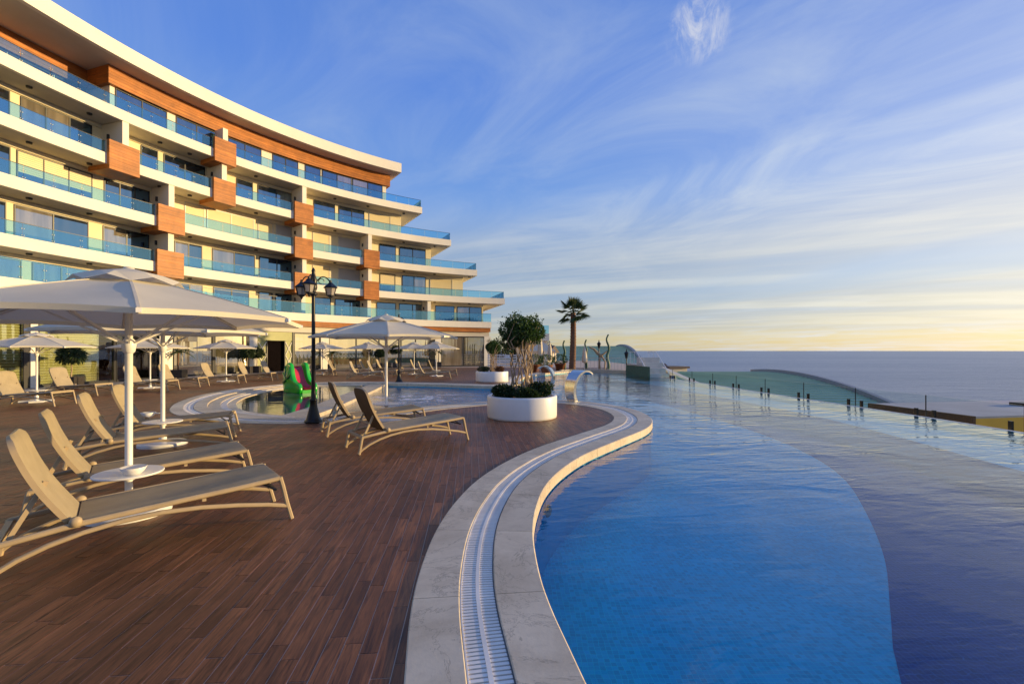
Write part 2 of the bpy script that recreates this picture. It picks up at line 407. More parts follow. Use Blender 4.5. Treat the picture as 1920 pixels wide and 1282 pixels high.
# ------------------------------------------------------------------ mesh helpers
class MB:
    def __init__(self):
        self.v, self.f, self.s, self.mi = [], [], [], []
    def add(self, vs, fs, smooth=False, mat=0):
        o = len(self.v)
        self.v += [tuple(p) for p in vs]
        for q in fs:
            self.f.append(tuple(i + o for i in q)); self.s.append(smooth); self.mi.append(mat)
        return self
    def box(self, c, s, rz=0.0, mat=0, top=(1, 1)):
        x, y, z = s[0] / 2, s[1] / 2, s[2] / 2
        vs = []
        for dz_ in (-z, z):
            k = top if dz_ > 0 else (1, 1)
            for dx, dy in ((-x, -y), (x, -y), (x, y), (-x, y)):
                dx *= k[0]; dy *= k[1]
                vs.append((c[0] + dx * math.cos(rz) - dy * math.sin(rz), c[1] + dx * math.sin(rz) + dy * math.cos(rz), c[2] + dz_))
        return self.add(vs, [(3, 2, 1, 0), (4, 5, 6, 7), (0, 1, 5, 4), (1, 2, 6, 5), (2, 3, 7, 6), (3, 0, 4, 7)], False, mat)
    def bar(self, a, b, w, h=None, up=(0, 0, 1), mat=0):
        a, b = Vector(a), Vector(b); h = h or w
        d = (b - a).normalized(); u = Vector(up)
        if abs(d.dot(u)) > 0.98: u = Vector((1, 0, 0))
        s = d.cross(u).normalized(); u = s.cross(d)
        vs = [p + s * (i * w / 2) + u * (j * h / 2) for p in (a, b) for i, j in ((-1, -1), (1, -1), (1, 1), (-1, 1))]
        return self.add(vs, [(3, 2, 1, 0), (4, 5, 6, 7), (0, 1, 5, 4), (1, 2, 6, 5), (2, 3, 7, 6), (3, 0, 4, 7)], False, mat)
    def tube(self, pts, r, n=8, cap=True, mat=0):
        pts = [Vector(p) for p in pts]
        rs = r if isinstance(r, (list, tuple)) else [r] * len(pts)
        vs, fs = [], []
        ref = None
        for i, p in enumerate(pts):
            d = (pts[min(i + 1, len(pts) - 1)] - pts[max(i - 1, 0)]).normalized()
            if ref is None:
                ref = Vector((1, 0, 0)) if abs(d.x) < 0.8 else Vector((0, 1, 0))
            a = (ref - d * ref.dot(d)).normalized(); ref = a
            b = d.cross(a)
            for k in range(n):
                t = 2 * PI * k / n
                vs.append(p + (a * math.cos(t) + b * math.sin(t)) * rs[i])
        for i in range(len(pts) - 1):
            for k in range(n):
                fs.append((i * n + k, i * n + (k + 1) % n, (i + 1) * n + (k + 1) % n, (i + 1) * n + k))
        self.add(vs, fs, True, mat)
        if cap:
            self.add(vs[:n], [tuple(range(n - 1, -1, -1))], False, mat)
            self.add(vs[-n:], [tuple(range(n))], False, mat)
        return self
    def lathe(self, prof, n=24, c=(0, 0, 0), smooth=True, mat=0, split=False):
        for i in range(len(prof) - 1) if split else [None]:
            pr = prof[i:i + 2] if split else prof
            vs, fs = [], []
            for r_, z_ in pr:
                for k in range(n):
                    t = 2 * PI * k / n
                    vs.append((c[0] + r_ * math.cos(t), c[1] + r_ * math.sin(t), c[2] + z_))
            for j in range(len(pr) - 1):
                for k in range(n):
                    fs.append((j * n + k, j * n + (k + 1) % n, (j + 1) * n + (k + 1) % n, (j + 1) * n + k))
            self.add(vs, fs, smooth, mat)
        return self
    def prism(self, poly, z0, z1, mat=0, bottom=True):
        n = len(poly)
        area = sum(poly[i][0] * poly[(i + 1) % n][1] - poly[(i + 1) % n][0] * poly[i][1] for i in range(n))
        if area < 0: poly = poly[::-1]
        tri = tessellate_polygon([[Vector((p[0], p[1], 0)) for p in poly]])
        fs = []
        for t in tri:
            a, b, c = (poly[i] for i in t)
            cr = (b[0] - a[0]) * (c[1] - a[1]) - (b[1] - a[1]) * (c[0] - a[0])
            fs.append(tuple(t) if cr > 0 else tuple(t)[::-1])
        self.add([(p[0], p[1], z1) for p in poly], fs, False, mat)
        if z0 is not None and z0 < z1:
            vs = [(p[0], p[1], z) for z in (z0, z1) for p in poly]
            self.add(vs, [(i, (i + 1) % n, n + (i + 1) % n, n + i) for i in range(n)], False, mat)
            if bottom:
                self.add([(p[0], p[1], z0) for p in poly], [q[::-1] for q in fs], False, mat)
        return self
    def sweep(self, pts, w, h, y, mat=0, ch=0.25):
        """rounded bar along a path in the xz plane, centred on y"""
        pts = [Vector((p[0], 0, p[1])) for p in pts]
        c = min(w, h) * ch
        pr = [(-w / 2, -h / 2 + c), (-w / 2 + c, -h / 2), (w / 2 - c, -h / 2), (w / 2, -h / 2 + c),
              (w / 2, h / 2 - c), (w / 2 - c, h / 2), (-w / 2 + c, h / 2), (-w / 2, h / 2 - c)]
        vs, fs = [], []
        for i, p in enumerate(pts):
            d = (pts[min(i + 1, len(pts) - 1)] - pts[max(i - 1, 0)]).normalized()
            nrm = Vector((-d.z, 0, d.x))
            for a, b in pr:
                q = p + nrm * b
                vs.append((q.x, y + a, q.z))
        n = 8
        for i in range(len(pts) - 1):
            for k in range(n):
                fs.append((i * n + k, i * n + (k + 1) % n, (i + 1) * n + (k + 1) % n, (i + 1) * n + k))
        self.add(vs, fs, False, mat)
        self.add(vs[:n], [tuple(range(n))], False, mat)
        self.add(vs[-n:], [tuple(range(n - 1, -1, -1))], False, mat)
        return self
    def arc(self, a0, a1, r0, r1, z0, z1, step=1.0, mat=0):
        """curved box round the facade's centre; angles in degrees"""
        if a0 > a1: a0, a1 = a1, a0
        n = max(1, int(math.ceil((a1 - a0) / step)))
        vs, fs = [], []
        for i in range(n + 1):
            t = R(a0 + (a1 - a0) * i / n)
            for r_, z_ in ((r0, z0), (r1, z0), (r1, z1), (r0, z1)):
                vs.append((FC[0] + r_ * math.cos(t), FC[1] + r_ * math.sin(t), z_))
        for i in range(n):
            o, q = i * 4, i * 4 + 4
            for k in range(4):
                fs.append((o + k, q + k, q + (k + 1) % 4, o + (k + 1) % 4))
        fs += [(0, 1, 2, 3), (n * 4 + 3, n * 4 + 2, n * 4 + 1, n * 4)]
        return self.add(vs, fs, False, mat)
    def mesh(self, name, mats):
        me = bpy.data.meshes.new(name)
        me.from_pydata(self.v, [], self.f)
        if not isinstance(mats, (list, tuple)): mats = [mats]
        for m in mats: me.materials.append(m)
        me.polygons.foreach_set('use_smooth', self.s)
        me.polygons.foreach_set('material_index', self.mi)
        me.update()
        return me
    def build(self, name, mats, parent=None, loc=None):
        return link(name, self.mesh(name, mats), parent, loc)

def link(name, me, parent=None, loc=None):
    o = bpy.data.objects.new(name, me)
    COL.objects.link(o)
    if parent is not None: o.parent = parent
    if loc is not None: o.location = loc
    return o

def tag(o, label=None, cat=None, group=None, kind=None):
    for k, v in (('label', label), ('category', cat), ('group', group), ('kind', kind)):
        if v: o[k] = v
    return o

def thing(name, label, cat, loc=(0, 0, 0), rz=0.0, group=None, sc=1.0):
    o = bpy.data.objects.new(name, None)
    o.empty_display_size = 0.2
    COL.objects.link(o)
    o.location = loc; o.rotation_euler = (0, 0, rz); o.scale = (sc, sc, sc)
    return tag(o, label, cat, group)

KIDS = {}
def copy_tree(o, loc, rz, label, group=None, sc=None):
    """a thing, its parts and their sub-parts; meshes are shared"""
    if not KIDS:
        pass
    def rec(src, par):
        c = src.copy(); COL.objects.link(c)
        if par is not None: c.parent = par
        for ch in list(src.children): rec(ch, c)
        return c
    r = rec(o, None)
    r.location = loc; r.rotation_euler = (0, 0, rz)
    if sc: r.scale = (sc, sc, sc)
    r['label'] = label
    if group: r['group'] = group
    return r

def catmull(pts, step=0.12):
    P = [Vector((*p, 0)) if len(p) == 2 else Vector(p) for p in pts]
    out = []
    for i in range(len(P) - 1):
        p0 = P[max(i - 1, 0)]; p1 = P[i]; p2 = P[i + 1]; p3 = P[min(i + 2, len(P) - 1)]
        n = max(2, int((p2 - p1).length / step))
        for k in range(n):
            t = k / n
            out.append(0.5 * ((2 * p1) + (p2 - p0) * t + (2 * p0 - 5 * p1 + 4 * p2 - p3) * t * t + (3 * p1 - p0 - 3 * p2 + p3) * t ** 3))
    out.append(P[-1])
    return out

def resample(pts, step):
    out = [pts[0]]; acc = 0.0
    for a, b in zip(pts, pts[1:]):
        L = (b - a).length
        while acc + L >= step:
            t = (step - acc) / L
            a = a + (b - a) * t; L = (b - a).length; acc = 0.0
            out.append(a)
        acc += L
    return out

def inside(p, poly):
    x, y = p; c = False; j = len(poly) - 1
    for i in range(len(poly)):
        xi, yi = poly[i][0], poly[i][1]; xj, yj = poly[j][0], poly[j][1]
        if (yi > y) != (yj > y) and x < (xj - xi) * (y - yi) / (yj - yi) + xi: c = not c
        j = i
    return c

# ------------------------------------------------------------------ pool edge line: deck on the left, water on the right
EDGE_PTS = [(0.45, -4.0), (0.30, -1.0), (0.12, 1.0), (-0.10, 2.26), (-0.21, 2.9), (-0.26, 3.45), (-0.265, 4.15), (-0.19, 4.88), (-0.02, 5.69), (0.30, 6.55),
            (0.79, 7.48), (1.57, 8.6), (2.45, 9.85), (2.88, 10.9), (3.0, 11.9), (2.88, 12.95), (2.40, 13.9), (1.65, 14.6), (0.6, 14.75),
            (-0.8, 14.2), (-2.2, 13.1), (-3.0, 12.1), (-3.7, 11.35), (-4.4, 10.8), (-5.5, 10.68), (-6.65, 10.95), (-7.8, 11.6), (-8.7, 12.35),
            (-9.45, 13.3), (-10.3, 14.8), (-11.1, 17.0), (-11.4, 19.5), (-11.1, 21.4), (-10.5, 22.6), (-9.4, 23.3), (-7.6, 23.6), (-4.4, 22.9),
            (-2.4, 22.1), (-1.15, 21.6), (-0.35, 21.9), (0.05, 23.2), (0.0, 25.5), (0.35, 28.5), (1.5, 32.0), (3.0, 35.0), (4.9, 37.0), (8.2, 37.7)]
EDGE = resample(catmull(EDGE_PTS), 0.10)
NE = len(EDGE)
ETAN = [(EDGE[min(i + 2, NE - 1)] - EDGE[max(i - 2, 0)]).normalized() for i in range(NE)]
ENOR = [Vector((t.y, -t.x, 0)) for t in ETAN]          # towards the water
def off(i, d):
    p = EDGE[i] + ENOR[i] * d
    return (p.x, p.y)
OUT_W, GR, IN_W = 0.43, 0.118, 0.46
KID0 = min(range(NE), key=lambda i: (EDGE[i] - Vector((-5.3, 10.7, 0))).length)
KID1 = min(range(NE), key=lambda i: (EDGE[i] - Vector((-6.7, 23.4, 0))).length)

def strip(mb, i0, i1, d0, d1, z0, z1, step=1, mat=0, taper=0.0):
    ids = list(range(i0, i1 + 1, step))
    if ids[-1] != i1: ids.append(i1)
    poly0 = [off(i, d0) for i in ids]; poly1 = [off(i, d1) for i in ids]
    n = len(ids)
    vs = [(p[0], p[1], z) for z in (z0, z1) for row in (poly0, poly1) for p in row]
    fs = []
    A, B, C_, D = 0, n, 2 * n, 3 * n
    for i in range(n - 1):
        fs.append((C_ + i, D + i, D + i + 1, C_ + i + 1))
        fs.append((A + i, C_ + i, C_ + i + 1, A + i + 1))
        fs.append((B + i, B + i + 1, D + i + 1, D + i))
    fs += [(A, B, D, C_), (A + n - 1, C_ + n - 1, D + n - 1, B + n - 1)]
    mb.add(vs, fs, False, mat)

# deck
deck_poly = [off(i, -0.30) for i in range(0, NE, 2)] + [(8.4, 38.0), (14.0, 38.4), (14.0, 75.0), (-45.0, 75.0), (-45.0, -4.0)]
deck = MB().prism(deck_poly, None, -0.0032).build('deck', M['grout'])
tag(deck, kind='structure')

PW, PLEN, GAP = 0.102, 0.64, 0.0055
plank_clip = [off(i, -0.18) for i in range(0, NE, 2)] + [(8.4, 37.9), (9.0, 44.0), (-45.0, 44.0), (-45.0, -3.5)]
FC = (9.75, 17.3)
def rg(a):
    """radius of the ground floor's glass front"""
    t = min(max((a - 150.0) / 22.0, 0.0), 1.0); t = t * t * (3 - 2 * t)
    return 33.4 - 2.5 * t
def polar(a, r_):
    return Vector((FC[0] + r_ * math.cos(R(a)), FC[1] + r_ * math.sin(R(a)), 0))
rp = random.Random(5)
cands = []
for i in range(-420, 140):
    phase = rp.random() * PLEN
    jy = -6
    while True:
        a0 = jy * PLEN + phase; jy += 1
        if a0 > 46: break
        if a0 < -3.5: continue
        mid = PL_V * ((i + 0.5) * PW) + PL_U * (a0 + PLEN / 2)
        if mid.x < -30 or mid.y < -3 or mid.y > 45: continue
        if mid.y < 1.2 and (mid.x < -4): continue
        if abs(mid.x) > 1.32 * max(mid.y, 0) + 3.2: continue
        ang = math.degrees(math.atan2(mid.y - FC[1], mid.x - FC[0])) % 360
        if (mid.xy - Vector(FC)).length > 34.0: continue
        cands.append((mid.length, i, a0))
cands.sort()
full = MB().box((0, 0, -0.006), (PLEN - GAP, PW - GAP, 0.012)).mesh('plank', M['plank'])
pl_ang = math.atan2(PL_U.y, PL_U.x)
stuffm = MB(); n_part = 0
def plank_span(i, a0):
    n = 12; ok = []
    for k in range(n + 1):
        p = PL_V * ((i + 0.5) * PW) + PL_U * (a0 + PLEN * k / n)
        ok.append(inside((p.x, p.y), plank_clip))
    if all(ok): return 0.0, 1.0
    ks = [k for k, o in enumerate(ok) if o]
    if not ks or ks[-1] - ks[0] < 1: return None
    if len(ks) != ks[-1] - ks[0] + 1:
        run = [ks[0]]
        for k in ks[1:]:
            if k == run[-1] + 1: run.append(k)
            else: break
        ks = run
        if len(ks) < 2: return None
    return ks[0] / n, ks[-1] / n
for dist, i, a0 in cands:
    sp_ = plank_span(i, a0)
    if sp_ is None: continue
    f0, f1 = sp_
    c = PL_V * ((i + 0.5) * PW) + PL_U * (a0 + PLEN * (f0 + f1) / 2)
    vis = c.y > 0.9 and -1.2 * c.y - 0.3 < c.x
    zj = rp.uniform(-0.0012, 0.0)
    ln = PLEN * (f1 - f0) - GAP
    if vis and n_part < 290:
        me = full if f0 == 0 and f1 == 1 else MB().box((0, 0, -0.006), (ln, PW - GAP, 0.012)).mesh('plank', M['plank'])
        o = link('plank', me, deck, (c.x, c.y, zj)); o.rotation_euler = (0, 0, pl_ang)
        n_part += 1
    else:
        stuffm.box((c.x, c.y, -0.006 + zj), (ln, PW - GAP, 0.012), pl_ang)
tag(stuffm.build('planks', M['plank'], deck), kind='stuff')

# pale paving along the hotel's front
pv = MB()
for k in range(104, 186):
    a0, a1 = k, k + 1
    pv.arc(a0 + 0.02, a1 - 0.02, rg(k + 0.5) - 1.9, rg(k + 0.5) + 0.6, -0.01, 0.014, 0.5)
tag(pv.build('paving', M['paving']), kind='structure')

# coping: outer and inner row of stones
coping = MB()
strip(coping, 0, NE - 1, -0.29, 0.40, -0.30, -0.035, 2)
coping = coping.build('coping', M['channel'])
tag(coping, kind='structure')
rs = random.Random(3)
i = 0
while i < NE - 3:
    n = 9 + rs.randint(0, 2)
    j = min(i + n, NE - 1)
    if NE - 1 - j < 4: j = NE - 1
    for (d0, d1, z0) in ((-OUT_W, -GR, -0.05), (GR, IN_W, -0.13)):
        mb = MB()
        # a hairline joint is left open between neighbours
        ids = list(range(i, j + 1))
        n_ = len(ids)
        vs, fs = [], []
        for q, idx in enumerate(ids):
            t = ETAN[idx] * (0.003 if q == 0 else (-0.003 if q == n_ - 1 else 0))
            for d, z in ((d0, z0), (d0, 0.004), (d0 + 0.008, 0.010), (d1 - 0.010, 0.010), (d1, 0.0), (d1, z0)):
                p = EDGE[idx] + ENOR[idx] * d + t
                vs.append((p.x, p.y, z))
        for q in range(n_ - 1):
            for k in range(6):
                fs.append((q * 6 + k, q * 6 + (k + 1) % 6, (q + 1) * 6 + (k + 1) % 6, (q + 1) * 6 + k))
        fs += [tuple(range(5, -1, -1)), tuple(range((n_ - 1) * 6, n_ * 6))]
        mb.add(vs, fs)
        mb.build('stone', M['stone'], coping)
    i = j

# white overflow grate in the coping's groove
grate = thing('drain_grate', 'white slatted overflow grate running along the middle of the pool coping', 'grate')
PITCH = 0.034
s0 = next(k for k in range(NE) if EDGE[k].y > 1.2)
fine = resample(EDGE[s0:], PITCH)
slat_me = MB().box((0, 0, -0.006), (0.022, GR * 2 - 0.016, 0.014)).mesh('slat', M['grate'])
gst = MB()
for k in range(len(fine) - 1):
    t = (fine[k + 1] - fine[max(k - 1, 0)])
    a = math.atan2(t.y, t.x)
    if k < 290:
        o = link('slat', slat_me, grate, (fine[k].x, fine[k].y, 0)); o.rotation_euler = (0, 0, a)
    elif k < 640 or k % 2 == 0:
        gst.box((fine[k].x, fine[k].y, -0.006), (0.022 if k < 640 else 0.05, GR * 2 - 0.016, 0.014), a)
tag(gst.build('slats', M['grate'], grate), kind='stuff')
sp2 = MB()
strip(sp2, s0, NE - 1, -0.013, 0.013, -0.02, 0.0035, 2)
sp2.build('spine', M['grate'], grate)
for d in (-GR + 0.004, GR - 0.004):
    e = MB(); strip(e, 0, NE - 1, d - 0.004, d + 0.004, -0.02, 0.0045, 2)
    e.build('edge_strip', M['grate'] if d < 0 else M['channel'], grate)

# pool shell
wall_in = MB()
strip(wall_in, 0, NE - 1, 0.38, 0.425, -1.12, -0.128, 2)
tag(wall_in.build('pool_wall', M['azurewall']), kind='structure')
WEIR = catmull([(11.15, -6.0), (11.15, 9.9), (11.05, 13.8), (10.7, 19.2), (10.45, 25.6), (9.9, 30.1), (8.5, 36.4), (8.2, 37.9)], 0.5)
LEDGE = catmull([(8.2, -6.0), (8.2, 2.0), (8.4, 5.0), (8.65, 7.6), (9.2, 11.0), (9.45, 14.1), (9.3, 18.0), (9.0, 21.5), (8.5, 26.0), (7.7, 31.0), (7.2, 37.0)], 0.5)
NAVY = catmull([(1.9, -6.0), (2.2, 0.5), (2.65, 2.5), (3.15, 3.68), (3.83, 4.6), (4.83, 5.9), (5.85, 7.5), (6.9, 9.4), (7.55, 11.2), (8.0, 13.7), (8.05, 16.9), (7.7, 20.7), (7.2, 25.0), (6.5, 31.0), (6.2, 37.0)], 0.4)
xy = lambda P: [(p.x, p.y) for p in P]
floor = MB().prism([(-13, -6), (12, -6), (12, 39), (-13, 39)], None, -1.05).build('pool_floor', M['azure'])
tag(floor, kind='structure')
tag(MB().prism(xy(NAVY) + xy(LEDGE)[::-1], None, -1.046).build('pool_floor_band', M['navy']), kind='structure')
lp = xy(LEDGE) + xy(WEIR)[::-1]
lt = MB().prism(lp, None, -0.40)
tag(lt.build('pool_ledge', M['turq']), kind='structure')
lw = MB()
for a, b in zip(LEDGE, LEDGE[1:]):
    lw.add([(a.x, a.y, -1.06), (b.x, b.y, -1.06), (b.x, b.y, -0.402), (a.x, a.y, -0.402)], [(0, 1, 2, 3)])
tag(lw.build('pool_ledge_side', M['navywall']), kind='structure')
# infinity edge: thin wall the water runs over
we = MB()
for a, b in zip(WEIR, WEIR[1:]):
    d = (b - a).normalized(); nn = Vector((d.y, -d.x, 0))
    vs = []
    for p in (a, b):
        for o_, z in ((0.0, -1.1), (0.0, -0.148), (0.13, -0.148), (0.16, -0.20), (0.16, -3.0)):
            q = p + nn * o_; vs.append((q.x, q.y, z))
    we.add(vs, [(k, k + 1, 5 + k + 1, 5 + k) for k in range(4)])
tag(we.build('infinity_edge', M['stonel']), kind='structure')
# water sheets
kid_line = [(-5.55, 11.1), (-5.62, 13.4), (-5.9, 16.0), (-6.35, 20.0), (-6.75, 23.1)]
mainw = xy(WEIR) + [(5.0, 37.2), (1.9, 33.2), (-0.1, 28), (-0.4, 22.4), (-2.0, 22.0), (-4.4, 22.8), (-6.5, 23.3)] + [(x + 0.3, y) for x, y in kid_line[::-1]] + \
        [(-4.4, 11.0), (-2.9, 12.2), (-0.8, 14.2), (0.6, 14.8), (1.7, 14.6), (2.5, 13.8), (2.95, 12.6), (2.95, 11.3), (2.5, 9.9), (1.55, 8.6), (0.75, 7.4), (0.0, 5.7), (-0.25, 4.2), (-0.2, 2.9), (0.1, 1.0), (0.3, -1), (0.45, -4.0), (0.45, -6)]
tag(MB().prism(mainw, None, -0.15).build('pool_water', M['water']), kind='structure')
# children's pool: a shallow basin with stepped rim and a broad divider
kid_in = [(x - 0.35, y) for x, y in kid_line]
ring = lambda d: [off(i, d) for i in range(KID0, KID1 + 1, 3)]
basin = MB().prism(ring(0.30) + kid_line[::-1], None, -0.30)
tag(basin.build('kids_pool_floor', M['kidfloor']), kind='structure')
tag(MB().prism(ring(1.02) + kid_in[::-1], None, -0.085).build('kids_pool_water', M['kidwater']), kind='structure')
rim = MB(); strip(rim, KID0 - 2, KID1 + 2, IN_W + 0.003, 0.78, -0.29, -0.022, 2)
tag(rim.build('kids_pool_rim', M['stone']), kind='structure')
rim = MB(); strip(rim, KID0 + 4, KID1 - 4, 0.783, 0.96, -0.29, -0.040, 2)
tag(rim.build('kids_pool_gutter', M['stonel']), kind='structure')
rim = MB(); strip(rim, KID0 + 6, KID1 - 6, 0.963, 1.2, -0.29, -0.062, 2)
tag(rim.build('kids_pool_step', M['stone']), kind='structure')
dv = MB().prism([(x - 0.45, y) for x, y in kid_line] + [(x + 0.38, y) for x, y in kid_line[::-1]], -1.06, -0.045)
tag(dv.build('pool_divider', M['stone']), kind='structure')

# ------------------------------------------------------------------ sea and hillside
def sheet(name, x0, x1, y0, y1, nx, ny, zf, m):
    vs, fs = [], []
    for j in range(ny + 1):
        for i in range(nx + 1):
            x = x0 + (x1 - x0) * i / nx; y = y0 + (y1 - y0) * j / ny
            vs.append((x, y, zf(x, y)))
    for j in range(ny):
        for i in range(nx):
            a = j * (nx + 1) + i
            fs.append((a, a + 1, a + nx + 2, a + nx + 1))
    return tag(MB().add(vs, fs, True).build(name, m), kind='structure')
n = 48
ring_r = [0.01, 300, 2000, 10000, 60000]
vs = [(r_ * math.cos(2 * PI * k / n), r_ * math.sin(2 * PI * k / n), -45.0) for r_ in ring_r for k in range(n)]
fs = [(j * n + k, j * n + (k + 1) % n, (j + 1) * n + (k + 1) % n, (j + 1) * n + k) for j in range(len(ring_r) - 1) for k in range(n)]
tag(MB().add(vs, fs).build('sea', M['sea']), kind='structure')
def hz(x, y):
    d = max(0.0, x - 12.0) + max(0.0, -y - 40) * 0.5
    z = -4.2 - d * 0.42
    if x < 0: z += min(-x, 120) * 0.02
    z += 0.8 * math.sin(x * 0.13 + 1.3 * math.sin(y * 0.05)) * min(1, d / 20 + 0.1)
    return max(z, -52.0)
sheet('hillside', -200, 150, -140, 330, 70, 94, hz, M['hill'])

# ------------------------------------------------------------------ hotel
FR = 35.5                     # balcony fronts
RW = 37.5                     # back walls of the balconies
def ang_at(x, r_):
    """bearing, seen from the facade's centre, of the point where a sight line at photo column x meets the curve of radius r_"""
    d = Vector((x - 960.0, 853.0)).normalized(); c = Vector(FC)
    b = d.dot(c)
    t = b + math.sqrt(max(b * b - c.length_squared + r_ * r_, 0))
    p = d * t - c
    return math.degrees(math.atan2(p.y, p.x)) % 360
def ang_g(x, dr=0.0):
    lo, hi = 95.0, 200.0
    r_ = 33.0
    for _ in range(12):
        a = ang_at(x, r_); r_ = rg(a) + dr
    return a
hotel = thing('hotel_building', 'curved cream hotel with six storeys of glass fronted balconies and orange timber panels', 'hotel')
LV = {1: 4.65, 2: 7.5, 3: 10.5, 4: 13.5, 5: 16.5}
ENDA = {1: 106.5, 2: 107.6, 3: 112.8, 4: 117.6, 5: 122.8}
LEFTA = 187.0
TH = 0.64
# slabs: a front upstand and the floor plate behind it
for k in (2, 3, 4, 5):
    z = LV[k]; e = ENDA[k]
    m = MB()
    m.arc(e, LEFTA, FR, FR + 0.22, z - TH, z, 1.0)
    m.build('balcony_front', M['stucco'], hotel)
    m = MB()
    m.arc(e, LEFTA, FR + 0.222, 46.0, z - TH + 0.012, z - 0.30, 1.0)
    m.build('balcony_floor', M['soffit'], hotel)
    m = MB()
    m.arc(e - 0.30, e - 0.003, FR, 46.0, z - TH + 0.002, z, 0.3)
    m.build('end_upstand', M['stucco'], hotel)
# roof
ROOFE = 126.6
m = MB(); m.arc(ROOFE, LEFTA, 35.2, 35.5, 19.50, 20.40, 1.0); m.build('roof_edge', M['stucco'], hotel)
m = MB(); m.arc(ROOFE, LEFTA, 35.502, 47.0, 19.52, 20.36, 1.0); m.build('roof', M['soffit'], hotel)
m = MB(); m.arc(ROOFE - 0.3, ROOFE - 0.003, 35.2, 47.0, 19.502, 20.398, 0.3); m.build('roof_edge', M['stucco'], hotel)

# back walls; wall ends on the right step out floor by floor
WALLE = {1: ang_at(906, RW), 2: ang_at(868, RW), 3: ang_at(808, RW), 4: ang_at(752, RW), 5: ang_at(724, 36.9)}
for k in (1, 2, 3, 4):
    zt = LV[k + 1] - TH + 0.01
    m = MB()
    m.arc(WALLE[k], LEFTA, RW, RW + 0.3, LV[k] - 0.30, zt, 1.0)
    m.arc(WALLE[k], WALLE[k] + 0.45, RW + 0.302, 45.5, LV[k] - 0.30, zt, 0.5)
    m.build('wall', M['wall'], hotel)
    m = MB(); m.arc(WALLE[k] + 0.1, LEFTA, RW - 0.12, RW - 0.002, zt - 0.24, zt - 0.02, 1.0)
    m.build('shutter_box', M['wall'], hotel)
# top storey: recessed on the left, brought forward on the right
RT, RTL = 36.9, 38.9
aT = ang_at(206, RT)
m = MB()
m.arc(WALLE[5], aT, RT, RT + 0.3, 16.2, 18.45, 1.0)
m.arc(aT, LEFTA, RTL, RTL + 0.3, 16.2, 18.45, 1.0)
m.arc(WALLE[5], WALLE[5] + 0.4, RT + 0.302, 45.0, 16.2, 19.5, 0.5)
m.arc(aT - 0.35, aT - 0.002, RT + 0.302, RTL + 0.1, 16.2, 18.45, 0.5)
m.build('wall', M['stucco'], hotel)
def cladding(a0, a1, r0, r1, z0, z1, nb, name='timber_band'):
    m = MB(); h = (z1 - z0) / nb
    for q in range(nb):
        m.arc(a0, a1, r0, r1, z0 + q * h + 0.006, z0 + (q + 1) * h - 0.006, 1.0)
    m.arc(a0 + 0.02, a1 - 0.02, r0 + 0.02, r1 - 0.02, z0 + 0.003, z1 - 0.003, 1.0)
    return m.build(name, M['boxwood'], hotel)
cladding(WALLE[5] - 0.5, aT + 0.35, RT - 0.28, RT + 0.9, 18.36, 19.50, 6)
cladding(aT + 0.36, LEFTA, RTL - 0.25, RTL + 0.3, 18.36, 19.50, 6)
cladding(aT - 0.3, aT + 0.345, RT + 0.92, RTL - 0.05, 18.36, 19.50, 6, 'timber_return')

# timber balcony boxes at the party walls
BOX = {5: [(403, 443)], 4: [(205, 262), (401, 442), (553, 588)], 3: [(297, 347), (553, 587), (683, 712)], 2: [(295, 345), (553, 587), (683, 711)]}
box_spans = {1: []}
for k, lst in BOX.items():
    box_spans[k] = []
    for x0, x1 in lst:
        a1, a0 = ang_at(x0, FR - 0.2), ang_at(x1, FR - 0.2)
        z = LV[k]; nb = 9; h = 1.76 / nb
        m = MB()
        for q in range(nb):
            m.arc(a0, a1, FR - 0.22, FR - 0.02, z - 0.94 + q * h + 0.007, z - 0.94 + (q + 1) * h - 0.007, 0.7)
        m.arc(a0 + 0.01, a1 - 0.01, FR - 0.205, FR - 0.018, z - 0.936, z + 0.815, 0.7)
        # bottom tray under the slab
        m.arc(a0 + 0.003, a1 - 0.003, FR - 0.018, RW - 0.4, z - 0.935, z - TH - 0.002, 0.7)
        m.build('timber_box', M['boxwood'], hotel)
        box_spans[k].append((a0, a1))
# party walls
PILL = {5: [423], 4: [236, 421, 571], 3: [322, 571, 694], 2: [321, 571, 694], 1: [318, 571, 694, 806]}
for k, lst in PILL.items():
    for x in lst:
        a = ang_at(x, FR + 0.05)
        z0 = LV[k] - 0.02; z1 = (LV[k + 1] - TH - 0.002) if k < 5 else 19.0
        if k == 5: z1 = 18.3
        if any(b0 - 0.1 < a < b1 + 0.1 for b0, b1 in box_spans.get(k, [])): pass
        m = MB(); m.arc(a - 0.29, a + 0.29, FR + 0.225 if k == 1 else FR + 0.05, RW - 0.002 if k < 5 else RT - 0.3, z0 - 0.27 if k == 1 else z0 + 0.02, z1 + 0.0, 0.6)
        m.build('party_wall', M['stucco'], hotel)

